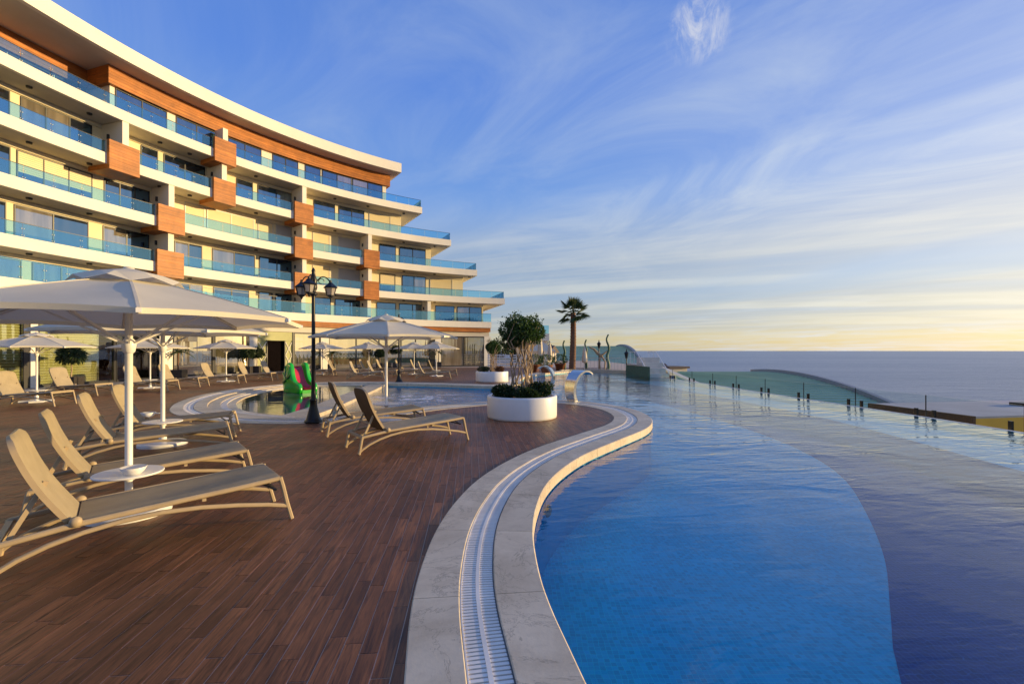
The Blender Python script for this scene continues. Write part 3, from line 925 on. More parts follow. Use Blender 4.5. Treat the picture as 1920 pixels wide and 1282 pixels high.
# windows: (first column, last column, leaves, kind)
WIN = {
 5: [(-130, -60, 2, 'w'), (-52, 12, 2, 'w'), (16, 100, 2, 'w'), (104, 161, 2, 'w'), (216, 313, 2, 'w'), (330, 405, 2, 'w'), (427, 490, 2, 'w'), (511, 559, 2, 'w'), (572, 601, 1, 'w'), (604, 659, 2, 'w'), (661, 717, 2, 'w')],
 4: [(-120, -60, 2, 'w'), (-50, 18, 2, 'w'), (38, 172, 3, 'w'), (264, 296, 1, 'w'), (307, 384, 2, 'w'), (443, 474, 1, 'w'), (483, 551, 2, 'w'), (588, 628, 1, 'w'), (635, 683, 2, 'w'), (692, 732, 1, 's')],
 3: [(-120, -30, 2, 'w'), (-20, 19, 1, 'w'), (31, 173, 3, 'h'), (195, 280, 3, 'w'), (346, 384, 1, 's'), (388, 476, 2, 's'), (484, 512, 1, 's'), (517, 550, 1, 'g'), (586, 618, 1, 's'), (634, 684, 1, 'g'), (711, 742, 1, 'w'), (749, 798, 2, 'w')],
 2: [(-120, -30, 2, 'w'), (-20, 11, 1, 'w'), (26, 166, 2, 'w'), (193, 279, 2, 'w'), (327, 379, 2, 'w'), (398, 478, 2, 'w'), (486, 551, 2, 'w'), (586, 618, 1, 's'), (634, 684, 1, 'g'), (712, 741, 1, 'h'), (754, 798, 2, 'w'), (806, 848, 1, 's')],
 1: [(-60, 40, 2, 'w'), (60, 166, 2, 'w'), (190, 290, 2, 'w'), (330, 380, 2, 'w'), (400, 467, 2, 'w'), (485, 511, 1, 'w'), (516, 551, 1, 'w'), (588, 620, 1, 'w'), (628, 684, 2, 'w'), (706, 742, 1, 'w'), (748, 798, 2, 'w'), (816, 852, 1, 'w'), (857, 903, 2, 'w')],
}
def window(a0, a1, r_, z0, z1, n, kind):
    fw = 0.055 / math.radians(r_)
    fw = math.degrees(0.055 / r_)
    f = MB()
    f.arc(a0, a1, r_ - 0.05, r_ - 0.003, z0, z0 + 0.06, 0.8); f.arc(a0, a1, r_ - 0.05, r_ - 0.003, z1 - 0.06, z1, 0.8)
    if kind in ('s', 'g', 'h'):
        zl = z0 + 0.06 if kind != 'h' else z0 + (z1 - z0) * 0.5
        sm = MB(); nb = int((z1 - zl) / 0.11)
        for q in range(nb):
            h = (z1 - 0.06 - zl) / nb
            sm.arc(a0 + fw, a1 - fw, r_ - 0.030, r_ - 0.016, zl + q * h + 0.006, zl + (q + 1) * h - 0.004, 0.8)
        sm.arc(a0 + fw, a1 - fw, r_ - 0.015, r_ - 0.012, zl, z1 - 0.06, 0.8)
    for q in range(n + 1):
        a = a0 + (a1 - a0) * q / n
        b0, b1 = (a, a + fw) if q == 0 else ((a - fw, a) if q == n else (a - fw / 2, a + fw / 2))
        f.arc(b0, b1, r_ - 0.052, r_ - 0.004, z0 + 0.061, z1 - 0.061, 0.8)
    fo = f.build('window', M['framel'] if kind in ('s', 'g') else M['frame'], hotel)
    if kind in ('s', 'g', 'h'):
        sm.build('shutter', M['shutterg'] if kind == 'g' else M['shutter'], fo)
    if kind in ('w', 'h'):
        for q in range(n):
            b0 = a0 + (a1 - a0) * q / n + fw * 0.9; b1 = a0 + (a1 - a0) * (q + 1) / n - fw * 0.9
            p = MB(); p.arc(b0, b1, r_ - 0.026, r_ - 0.018, z0 + 0.06, z1 - 0.06, 0.8)
            p.build('pane', M['window'], fo)
    return fo
for k, lst in WIN.items():
    for x0, x1, n, kind in lst:
        if k == 5:
            r_ = RTL if x0 < 200 else RT
            z0, z1 = 16.25, 18.34
        else:
            r_ = RW
            z0, z1 = LV[k] - 0.26, LV[k + 1] - TH - 0.27
        a1, a0 = ang_at(x0, r_), ang_at(x1, r_)
        window(a0, a1, r_, z0, z1, n, kind)
# ceiling lights and wall lights of the balconies
for k in (2, 3, 4, 5):
    for x in (55, 168, 300, 356, 480, 628, 690, 757, 815, 880):
        a = ang_at(x, 36.5)
        if a < ENDA[k] + 0.6: continue
        p = polar(a, 36.5)
        mb = MB(); mb.lathe([(0.0, -0.09), (0.13, -0.09), (0.14, 0.0)], 10, (p.x, p.y, LV[k] - TH + 0.012))
        mb.build('ceiling_light', M['frame'], hotel)
for k, lst in PILL.items():
    if k > 4: continue
    for x in lst:
        a = ang_at(x, FR + 0.05) + 0.30
        m = MB(); m.arc(a, a + 0.16, FR + 1.2, FR + 1.32, LV[k] + 1.35, LV[k] + 1.65, 0.5)
        m.build('wall_light', M['frame'], hotel)

# glass railings, pane by pane, leaving out the timber boxes
def railing(k, a_lo, a_hi, r_fn, z, h, width=1.35, skip=()):
    segs = []; cur = a_lo
    for b0, b1 in sorted(skip):
        if b0 > cur: segs.append((cur, b0 - 0.03))
        cur = max(cur, b1 + 0.03)
    segs.append((cur, a_hi))
    rail = MB()
    for s0_, s1_ in segs:
        if s1_ - s0_ < 0.3: continue
        n = max(1, round((s1_ - s0_) * R(1) * r_fn(s0_) / width))
        for q in range(n):
            b0 = s0_ + (s1_ - s0_) * q / n; b1 = s0_ + (s1_ - s0_) * (q + 1) / n
            g_ = math.degrees(0.010 / r_fn(b0))
            p = MB(); p.arc(b0 + g_, b1 - g_, r_fn((b0 + b1) / 2), r_fn((b0 + b1) / 2) + 0.014, z - 0.05, z + h, 0.7)
            o = p.build('railing_glass', M['rail'], hotel)
            c = MB()
            for b in (b0 + 5 * g_, b1 - 5 * g_):
                for zz in (z + 0.10, z + h * 0.62):
                    t = polar(b, r_fn(b) - 0.010)
                    c.box((t.x, t.y, zz), (0.035, 0.035, 0.035), R(b))
            tag(c.build('clips', M['chrome'], o), kind='stuff')
        rail.arc(s0_, s1_, r_fn((s0_ + s1_) / 2) - 0.012, r_fn((s0_ + s1_) / 2) + 0.026, z + h, z + h + 0.025, 0.7)
    rail.build('handrail', M['frame'], hotel)
for k in (2, 3, 4, 5):
    railing(k, ENDA[k] - 0.15, LEFTA, lambda a: FR + 0.10, LV[k], 0.72, 1.35, box_spans[k])
    # side pane at the free end of the terrace
    e = ENDA[k] - 0.15
    for q in range(5):
        r0 = FR + 0.13 + q * 1.5
        m = MB(); m.arc(e - 0.012, e + 0.012, r0, r0 + 1.48, LV[k] - 0.04, LV[k] + 0.72, 0.1)
        m.build('railing_glass', M['rail'], hotel)
    m = MB(); m.arc(e - 0.03, e + 0.03, FR + 0.13, FR + 7.7, LV[k] + 0.722, LV[k] + 0.745, 0.1)
    m.build('handrail', M['frame'], hotel)

# first floor terrace over the ground floor
A1 = ang_g(919); 
def curved(mb, a0, a1, dr0, dr1, z0, z1, step=1.0):
    n = int(math.ceil((a1 - a0) / step))
    vs, fs = [], []
    for i in range(n + 1):
        a = a0 + (a1 - a0) * i / n
        for dr, z in ((dr0, z0), (dr1, z0), (dr1, z1), (dr0, z1)):
            p = polar(a, rg(a) + dr if dr < 5 else dr); vs.append((p.x, p.y, z))
    for i in range(n):
        o, q = i * 4, i * 4 + 4
        for k in range(4):
            fs.append((o + k, q + k, q + (k + 1) % 4, o + (k + 1) % 4))
    fs += [(0, 1, 2, 3), (n * 4 + 3, n * 4 + 2, n * 4 + 1, n * 4)]
    mb.add(vs, fs)
    return mb
curved(MB(), A1, LEFTA, -0.45, -0.2, LV[1] - 0.62, LV[1]).build('terrace_front', M['stucco'], hotel)
curved(MB(), A1, LEFTA, -0.198, 46.0, LV[1] - 0.60, LV[1] - 0.3).build('terrace_floor', M['soffit'], hotel)
tb = MB()
for q in range(3):
    curved(tb, A1 + 0.1, LEFTA, -0.30, 0.6, LV[1] - 0.62 - 0.145 * (q + 1) + 0.006, LV[1] - 0.62 - 0.145 * q - 0.006)
tb.build('timber_band', M['boxwood'], hotel)
curved(MB(), A1 + 0.2, LEFTA, -0.05, 0.8, 3.12, LV[1] - 0.62 - 0.45).build('lintel', M['soffit'], hotel)
railing(1, A1, 150.0, lambda a: rg(a) - 0.34, LV[1], 0.86, 1.4)
railing(1, 150.0, LEFTA, lambda a: rg(a) - 0.34, LV[1], 0.86, 1.0)

# ground floor: columns, panes, doors
def g_arc(name, x0, x1, dr0, dr1, z0, z1, m, parent=hotel):
    a1, a0 = ang_g(x0, dr0), ang_g(x1, dr0)
    return curved(MB(), a0, a1, dr0, dr1, z0, z1, 0.7).build(name, M[m], parent)
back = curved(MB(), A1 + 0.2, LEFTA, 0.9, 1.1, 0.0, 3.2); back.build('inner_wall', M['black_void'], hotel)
for x0, x1 in ((-120, -90), (58, 72), (300, 324), (468, 483), (602, 617), (816, 827), (908, 920)):
    g_arc('column', x0, x1, -0.08, 0.5, 0.0, 3.118, 'stucco')
for x0, x1 in ((45, 57), (214, 218), (399, 403), (464, 467), (549, 552), (600, 601.5), (806, 815.5)):
    g_arc('mullion', x0, x1, -0.04, 0.2, 0.0, 3.117, 'frame')
def shop(x0, x1, n, kind):
    """one bay: frame with panes; 'b' has a lowered slatted blind behind clear glass"""
    f = MB()
    a1, a0 = ang_g(x0), ang_g(x1)
    curved(f, a0, a1, -0.03, 0.09, 0.015, 0.12, 0.7); curved(f, a0, a1, -0.03, 0.09, 3.0, 3.116, 0.7)
    w = math.degrees(0.045 / 33)
    for q in range(n + 1):
        a = a0 + (a1 - a0) * q / n
        curved(f, max(a - w, a0), min(a + w, a1), -0.028, 0.088, 0.121, 2.999, 0.7)
    fo = f.build('shop_window', M['frame'], hotel)
    for q in range(n):
        b0 = a0 + (a1 - a0) * q / n + w; b1 = a0 + (a1 - a0) * (q + 1) / n - w
        curved(MB(), b0, b1, 0.02, 0.035, 0.122, 2.998, 0.7).build('pane', M[{'b': 'shopclear', 'm': 'shopglass', 'd': 'shopdark'}[kind]], fo)
    if kind == 'b':
        s = MB()
        for q in range(24):
            z = 0.13 + q * 0.119
            # each slat leans, so a shaded line shows under it
            nn = int(math.ceil((a1 - a0) / 0.7))
            vs, fs = [], []
            for i in range(nn + 1):
                a = a0 + (a1 - a0) * i / nn
                for dr, zz in ((0.16, z), (0.10, z + 0.02), (0.115, z + 0.105), (0.16, z + 0.118)):
                    p = polar(a, rg(a) + dr); vs.append((p.x, p.y, zz))
            for i in range(nn):
                for k in range(3):
                    fs.append((i * 4 + k, i * 4 + 4 + k, i * 4 + 5 + k, i * 4 + 1 + k))
            s.add(vs, fs)
        s.build('slat_blind', M['shutter'], fo)
shop(-90, 45, 2, 'b'); shop(-200, -120, 1, 'b')
shop(72, 214, 1, 'b'); shop(218, 299, 1, 'b')
shop(325, 399, 1, 'm'); shop(403, 464, 1, 'm')
shop(552, 600, 1, 'm'); shop(617, 668, 1, 'm'); shop(668, 752, 2, 'm'); shop(752, 806, 2, 'm')
shop(827, 869, 1, 'd'); shop(869, 908, 1, 'd')
# entrance: sign panel over a dark doorway between side panels with crossed bars
g_arc('sign_panel', 483.5, 548.5, 0.0, 0.2, 2.42, 3.1, 'sign')
for x0, x1 in ((484, 501), (535, 548.5)):
    g_arc('side_panel', x0, x1, 0.05, 0.15, 0.0, 2.41, 'sign')
    a1, a0 = ang_g(x0 + 1), ang_g(x1 - 1)
    cr = MB()
    for q in range(2):
        z0, z1 = 0.25 + q * 1.05, 1.25 + q * 1.05
        for za, zb in ((z0, z1), (z1, z0)):
            p0 = polar(a0, rg(a0) + 0.03); p1 = polar(a1, rg(a1) + 0.03)
            cr.bar((p0.x, p0.y, za), (p1.x, p1.y, zb), 0.05)
    cr.build('cross_bars', M['stucco'], hotel)
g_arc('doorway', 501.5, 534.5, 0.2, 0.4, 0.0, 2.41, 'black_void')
g_arc('door_frame', 500.5, 502, -0.02, 0.2, 0.0, 2.41, 'frame'); g_arc('door_frame', 534, 535.5, -0.02, 0.2, 0.0, 2.41, 'frame')

# low side wing to the right of the main block
wing = thing('side_terrace', 'low cream side terrace with blue glass railing behind the hotel end', 'terrace', (0, 0, 0))
m = MB(); m.arc(99.2, 104.2, 34.6, 40, 2.75, 3.55, 0.7); m.build('slab', M['stucco'], wing)
for q in range(3):
    m = MB(); m.arc(99.25 + q * 1.65, 99.25 + (q + 1) * 1.65 - 0.03, 34.7, 34.715, 3.5, 4.5, 0.7); m.build('railing_glass', M['rail'], wing)
for a in (99.6, 103.6):
    m = MB(); m.arc(a - 0.3, a + 0.3, 35.2, 35.7, 0.0, 2.74, 0.7); m.build('column', M['stucco'], wing)
m = MB(); m.arc(99.5, 104, 38.0, 38.3, 0, 2.74, 0.7); m.build('wall', M['tilewall'], wing)

# ------------------------------------------------------------------ parasols
RIMZ, CANR = 1.97, 1.66
def make_parasol(name, label, group, table=True, base='disc'):
    t = thing(name, label, 'parasol', group=group)
    MB().lathe([(0.033, 0.02), (0.033, 2.36), (0.0, 2.36)], 14).build('pole', M['pole'], t)
    MB().lathe([(0.0, 0.0), (0.36, 0.0), (0.36, 0.045), (0.34, 0.06), (0.06, 0.075), (0.055, 0.20), (0.0, 0.20)] if base == 'disc' else
               [(0.0, 0.0), (0.10, 0.0), (0.10, 0.05), (0.055, 0.07), (0.055, 0.22), (0.0, 0.22)], 28, split=True).build('base', M['white'], t)
    if base == 'slabs':
        for a in (20, 110, 200, 290):
            c = (0.26 * math.cos(R(a)), 0.26 * math.sin(R(a)), 0.03)
            MB().box(c, (0.38, 0.38, 0.055), R(a)).build('base_slab', M['white'], t)
    if table:
        m = MB().lathe([(0.0, 0.392), (0.25, 0.392), (0.288, 0.402), (0.292, 0.412), (0.286, 0.420), (0.0, 0.420)], 40, split=True)
        m.lathe([(0.05, 0.34), (0.05, 0.392)], 14)
        m.build('table_top', M['white'], t)
    # canopy: eight panels with sagging edges
    N_, K = 5, 8
    zt, rt = 2.335, 0.30
    m = MB()
    def cp(a, u, w):
        """u: 0 top .. 1 rim, w: -1..1 across the panel"""
        r_ = rt + (CANR - rt) * u
        half = PI / K
        ca = math.cos(half)
        # straight chord between the two ribs, drawn in a little at the rim
        x = r_ * ca * (1 - 0.035 * u * (1 - w * w)); y = r_ * math.sin(half) * w
        z = zt + (RIMZ - zt) * (u * 0.82 + 0.18 * u * u) - 0.030 * math.sin(PI * min(u * 1.05, 1)) * (1 - w * w) + 0.020 * u * (1 - w * w)
        return (x * math.cos(a) - y * math.sin(a), x * math.sin(a) + y * math.cos(a), z)
    for k in range(K):
        a = 2 * PI * (k + 0.5) / K
        vs = [cp(a, i / N_, j / 3 - 1) for i in range(N_ + 1) for j in range(7)]
        fs = [(i * 7 + j, (i + 1) * 7 + j, (i + 1) * 7 + j + 1, i * 7 + j + 1) for i in range(N_) for j in range(6)]
        m.add(vs, fs, True)
        # short hem turned down along the rim
        hv = []
        for j in range(7):
            p = cp(a, 1, j / 3 - 1); hv += [p, (p[0] * 0.997, p[1] * 0.997, p[2] - 0.045)]
        m.add(hv, [(j * 2, j * 2 + 1, j * 2 + 3, j * 2 + 2) for j in range(6)], True)
    can = m.build('canopy', M['fabric'], t)
    for k in range(K):
        a = 2 * PI * k / K
        sm = MB(); pr = None
        for i in range(9):
            u = i / 8
            r_ = rt + (CANR - rt) * u
            p = (r_ * math.cos(a), r_ * math.sin(a), zt + (RIMZ - zt) * (u * 0.82 + 0.18 * u * u) + 0.001)
            if pr: sm.bar(pr, p, 0.022, 0.006)
            pr = p
        sm.build('seam', M['seam'], can)
    v = MB()
    for k in range(K):
        a0, a1 = 2 * PI * k / K, 2 * PI * (k + 1) / K
        am = (a0 + a1) / 2
        vs = [(0.05 * math.cos(a0), 0.05 * math.sin(a0), 2.475), (0.05 * math.cos(a1), 0.05 * math.sin(a1), 2.475),
              (0.30 * math.cos(a1), 0.30 * math.sin(a1), 2.412), (0.30 * math.cos(a0), 0.30 * math.sin(a0), 2.412),
              (0.47 * math.cos(a1), 0.47 * math.sin(a1), 2.308), (0.47 * math.cos(a0), 0.47 * math.sin(a0), 2.308),
              (0.44 * math.cos(am), 0.44 * math.sin(am), 2.362), (0.29 * math.cos(am), 0.29 * math.sin(am), 2.420)]
        v.add(vs, [(0, 3, 7), (0, 7, 1), (1, 7, 2), (3, 5, 6, 7), (7, 6, 4, 2)])
    v.lathe([(0.05, 2.473), (0.04, 2.495), (0.0, 2.50)], 10)
    v.build('vent', M['fabric'], can)
    for k in range(K):
        a = 2 * PI * k / K
        c, s = math.cos(a), math.sin(a)
        pt = lambda r_, z: (r_ * c, r_ * s, z)
        zr = lambda u: zt + (RIMZ - zt) * (u * 0.82 + 0.18 * u * u) - 0.018
        rb = MB().bar(pt(0.05, 2.325), pt(rt + (CANR - rt) * 0.5, zr(0.5)), 0.016, 0.022).bar(pt(rt + (CANR - rt) * 0.5, zr(0.5)), pt(CANR - 0.01, zr(1.0)), 0.016, 0.022)
        rb.box(pt(CANR, RIMZ - 0.02), (0.035, 0.035, 0.035), a)
        ro = rb.build('rib', M['pole'], t)
        MB().bar(pt(0.045, 1.72), pt(rt + (CANR - rt) * 0.42, zr(0.42) - 0.01), 0.014, 0.018).build('strut', M['pole'], ro)
    MB().lathe([(0.034, 1.62), (0.052, 1.64), (0.062, 1.70), (0.062, 1.74), (0.036, 1.77)], 14).build('hub', M['white'], t)
    MB().lathe([(0.034, 2.30), (0.065, 2.31), (0.065, 2.35), (0.034, 2.37)], 14).build('crown_hub', M['white'], t)
    return t
GP = 'white parasols standing on the wooden pool deck'
GF = 'white parasols along the hotel front'
pA = make_parasol('parasol', 'large off white parasol nearest the camera with a bowl on its round table', GP, True, 'disc')
pA.location = (-3.89, 4.62, 0); pA.rotation_euler = (0, 0, R(-3))
pB = copy_tree(pA, (-6.1, 7.95, 0), R(12), 'off white parasol behind the nearest one, among the four sunbeds', GP)
pC = copy_tree(pA, (-2.93, 10.6, 0), R(17), 'off white parasol beside the two sunbeds seen from behind', GP)
pD = make_parasol('parasol', 'cream parasol with slab foot beside the leaning bush in the dark square pot', GF, True, 'slabs')
pD.location = (-15.3, 14.65, 0); pD.rotation_euler = (0, 0, R(25)); pD.scale = (0.9, 0.9, 0.9)
FARP = [((-15.9, 20.0), 10, 'cream parasol seen between the poles of the two nearest parasols'),
        ((-15.2, 24.2), 5, 'cream parasol in front of the entrance bay with two bushes'),
        ((-12.9, 31.0), 30, 'cream parasol in front of the column just past the street lamp'),
        ((-9.75, 31.0), 12, 'cream parasol before the wide glass bay past the doorway'),
        ((-6.75, 31.4), 40, 'cream parasol just past the second lamp post'),
        ((-4.85, 29.2), 18, 'cream parasol farthest towards the hotel end, near the far round planter')]
for (x, y), a, lab in FARP:
    copy_tree(pD, (x, y, 0), R(a), lab, GF, 0.9)

# bowls
def bowl(loc, label, arm=None):
    t = thing('bowl', label, 'bowl', loc)
    MB().lathe([(0.0, 0.0), (0.055, 0.0), (0.085, 0.03), (0.112, 0.075), (0.106, 0.077), (0.078, 0.034), (0.0, 0.014)], 28).build('dish', M['white'], t)
    if arm:
        MB().bar((0.10, 0, 0.062), (arm, 0.0, 0.062), 0.03, 0.016).build('arm', M['white'], t)
    return t
bowl((-3.76, 4.52, 0.421), 'white bowl resting on the round table of the nearest parasol')
bowl((-6.33, 7.92, 0.50), 'small white bowl held by an arm on the second parasol pole', 0.20)

# ------------------------------------------------------------------ sunbeds
def make_sunbed(name, label, group):
    t = thing(name, label, 'sunbed', group=group)
    rail = [(-1.00, 0.265), (-0.78, 0.295), (-0.55, 0.325), (0.1, 0.366), (0.5, 0.388), (0.86, 0.415)]
    arch = [(-1.06, 0.02), (-0.99, 0.075), (-0.88, 0.140), (-0.72, 0.203), (-0.53, 0.252), (-0.30, 0.285), (-0.05, 0.294), (0.22, 0.275), (0.5, 0.232), (0.75, 0.182), (0.925, 0.135)]
    fr = MB()
    for s in (-1, 1):
        fr.sweep(rail, 0.040, 0.042, s * 0.335)
    fr.bar((0.855, -0.335, 0.400), (0.855, 0.335, 0.400), 0.045, 0.04)
    fr.bar((-0.56, -0.335, 0.312), (-0.56, 0.335, 0.312), 0.035, 0.03)
    fr.bar((-0.985, -0.335, 0.26), (-0.985, 0.335, 0.26), 0.04, 0.035)
    fr.bar((0.25, -0.335, 0.335), (0.25, 0.335, 0.335), 0.03, 0.025)
    fr.build('frame', M['resin'], t)
    for s in (-1, 1):
        MB().sweep([(0.862, 0.425), (0.885, 0.34), (0.925, 0.16), (0.968, 0.0)], 0.042, 0.038, s * 0.335).build('leg', M['resin'], t)
        MB().sweep([(-0.995, 0.272), (-1.02, 0.14), (-1.045, 0.0)], 0.044, 0.04, s * 0.335).build('leg', M['resin'], t)
        MB().sweep(arch, 0.038, 0.036, s * 0.335).build('arch_rail', M['resin'], t)
        MB().bar((-0.735, s * 0.22, 0.66), (-0.93, s * 0.24, 0.272), 0.022, 0.03).build('prop', M['resin'], t)
        MB().lathe([(0.0, -0.03), (0.035, -0.03), (0.04, 0.0), (0.035, 0.03), (0.0, 0.03)], 12).build('hinge', M['resin'], t, (-0.57, s * 0.335, 0.345)).rotation_euler = (R(90), 0, 0)
    MB().bar((-0.835, -0.24, 0.46), (-0.835, 0.24, 0.46), 0.02, 0.02).build('crossbar', M['resin'], t)
    MB().bar((0.83, -0.30, 0.30), (0.83, 0.30, 0.30), 0.02, 0.02).bar((0.70, -0.24, 0.385), (0.83, -0.30, 0.30), 0.015).bar((0.70, 0.24, 0.385), (0.83, 0.30, 0.30), 0.015).build('foot_brace', M['resind'], t)
    # seat sling with a slight dip, wrapped over the rails
    m = MB(); nx, ny = 10, 8
    top, bot = [], []
    for i in range(nx + 1):
        x = -0.56 + 1.41 * i / nx
        zb = 0.370 + (x - 0.10) * 0.0640 + 0.016
        for j in range(ny + 1):
            y = -0.318 + 0.636 * j / ny
            w = y / 0.318
            z = zb + 0.010 - 0.022 * (1 - w * w) * math.sin(PI * min(max(i / nx, 0.04), 0.96)) - (0.014 if abs(w) == 1 else 0)
            top.append((x, y, z)); bot.append((x, y, z - 0.014))
    n = len(top)
    q = lambda i, j: i * (ny + 1) + j
    fs = [(q(i, j), q(i + 1, j), q(i + 1, j + 1), q(i, j + 1)) for i in range(nx) for j in range(ny)]
    m.add(top, fs, True); m.add(bot, [f[::-1] for f in fs], True)
    bd = [q(i, 0) for i in range(nx + 1)] + [q(nx, j) for j in range(1, ny + 1)] + [q(i, ny) for i in range(nx - 1, -1, -1)] + [q(0, j) for j in range(ny - 1, 0, -1)]
    m.add(top + bot, [(bd[k], n + bd[k], n + bd[(k + 1) % len(bd)], bd[(k + 1) % len(bd)]) for k in range(len(bd))])
    m.build('seat', M['sling'], t)
    # raised back: rounded shell leaning on its props
    ang = R(115); d = Vector((math.cos(ang), 0, math.sin(ang))); nn = Vector((math.sin(ang), 0, -math.cos(ang)))  # front normal
    o = Vector((-0.57, 0, 0.345)); L = 0.77; rc = 0.14
    nu, nv = 16, 10
    F, B = [], []
    for i in range(nu + 1):
        u = L * (1 - (1 - i / nu) ** 1.4)
        hw = 0.312
        if u > L - rc:
            k = (u - (L - rc)) / rc
            hw = 0.312 - rc + rc * math.sqrt(max(0.0, 1 - k * k)) * 1.0
        if i == nu: hw = 0.312 - rc + 0.01
        for j in range(nv + 1):
            w = -1 + 2 * j / nv
            bow = 0.035 * math.sin(PI * u / L)
            e = max(abs(w), 0)
            edge = 0.020 * (1 - max(0, (e - 0.55) / 0.45) ** 3 * 0.9)
            th = 0.030 + 0.030 * (1 - max(0, (e - 0.7) / 0.3) ** 2 * 0.8)
            tp = max(0.0, (u - (L - 0.05)) / 0.05)
            f = o + d * u + nn * (edge - bow - 0.02 - 0.02 * tp) + Vector((0, w * hw, 0))
            F.append(f); B.append(f - nn * th * (1 - 0.5 * tp))
    q2 = lambda i, j: i * (nv + 1) + j
    fs = [(q2(i, j), q2(i + 1, j), q2(i + 1, j + 1), q2(i, j + 1)) for i in range(nu) for j in range(nv)]
    bd = [q2(i, 0) for i in range(nu + 1)] + [q2(nu, j) for j in range(1, nv + 1)] + [q2(i, nv) for i in range(nu - 1, -1, -1)] + [q2(0, j) for j in range(nv - 1, 0, -1)]
    n = len(F)
    bk = MB()
    bk.add(F, [f[::-1] for f in fs], True, 0)
    bk.add(F + B, [(bd[k], bd[(k + 1) % len(bd)], n + bd[(k + 1) % len(bd)], n + bd[k]) for k in range(len(bd))], True, 1)
    bo = bk.build('backrest', [M['sling'], M['resin']], t)
    rv = MB(); rv.add(B, fs, True, 0)
    rv.build('back_panel', M['slingd'], bo)
    return t
GN = 'taupe sunbeds under the two nearest parasols'
GR2 = 'taupe sunbeds seen from behind by the middle parasol'
GH = 'sunbeds lined up along the hotel front'
b1 = make_sunbed('sunbed', 'taupe sunbed nearest the camera, its raised back at the photo edge', GN)
b1.location = (-3.12, 4.10, 0); b1.rotation_euler = (0, 0, R(41))
for (x, y), a, lab, g in [((-4.15, 5.32), 40, 'taupe sunbed behind the nearest one, just past the table with the bowl', GN),
                          ((-5.5, 7.15), 33, 'taupe sunbed third from the camera, between the two nearest parasol poles', GN),
                          ((-6.31, 8.62), 24, 'taupe sunbed farthest of the four by the second parasol, its foot near the small pool', GN),
                          ((-1.79, 8.11), 37, 'taupe sunbed nearer of the two seen from behind, its foot towards the round planter', GR2),
                          ((-2.81, 9.52), 31, 'taupe sunbed farther of the two seen from behind, nearest the lamp post', GR2)]:
    copy_tree(b1, (x, y, 0), R(a), lab, g)
for (x, y), a, lab in [((-14.45, 13.75), 0, 'tan sunbed in front of the parasol with the slab foot, cut by the photo edge'),
                       ((-16.05, 16.95), -2, 'tan sunbed leaning against the view of the dark pot and bush'),
                       ((-15.0, 18.9), 0, 'tan sunbed just before the parasol seen between the two nearest poles'),
                       ((-15.1, 20.9), 2, 'tan sunbed just behind the parasol seen between the two nearest poles'),
                       ((-14.55, 22.9), 3, 'tan sunbed with dark legs in front of the bay with two bushes'),
                       ((-14.1, 25.2), 4, 'tan sunbed right beside the dark pot left of the doorway'),
                       ((-14.0, 27.3), 2, 'tan sunbed foot end showing before the dark doorway'),
                       ((-12.7, 30.1), 6, 'tan sunbed half hidden by the green slide'),
                       ((-11.35, 30.6), 5, 'tan sunbed just right of the lamp post, by the yellow column'),
                       ((-8.5, 26.6), 8, 'tan sunbed standing in front of the others, mid way between the lamp posts'),
                       ((-9.9, 32.4), 5, 'tan sunbed close to the mirror glass, left of a pair'),
                       ((-8.15, 28.7), 6, 'tan sunbed right behind the foremost one between the lamp posts'),
                       ((-8.75, 32.6), 5, 'tan sunbed in front of the dark round bush by the glass'),
                       ((-6.7, 29.9), 7, 'tan sunbed partly behind the second lamp post'),
                       ((-6.2, 32.0), 6, 'tan sunbed at the parasol just past the second lamp post'),
                       ((-4.55, 26.6), 9, 'tan sunbed nearest the pool of those before the dark glass'),
                       ((-4.6, 30.2), 8, 'tan sunbed under the last parasol towards the far planter')]:
    copy_tree(b1, (x, y, 0), R(a), lab, GH)

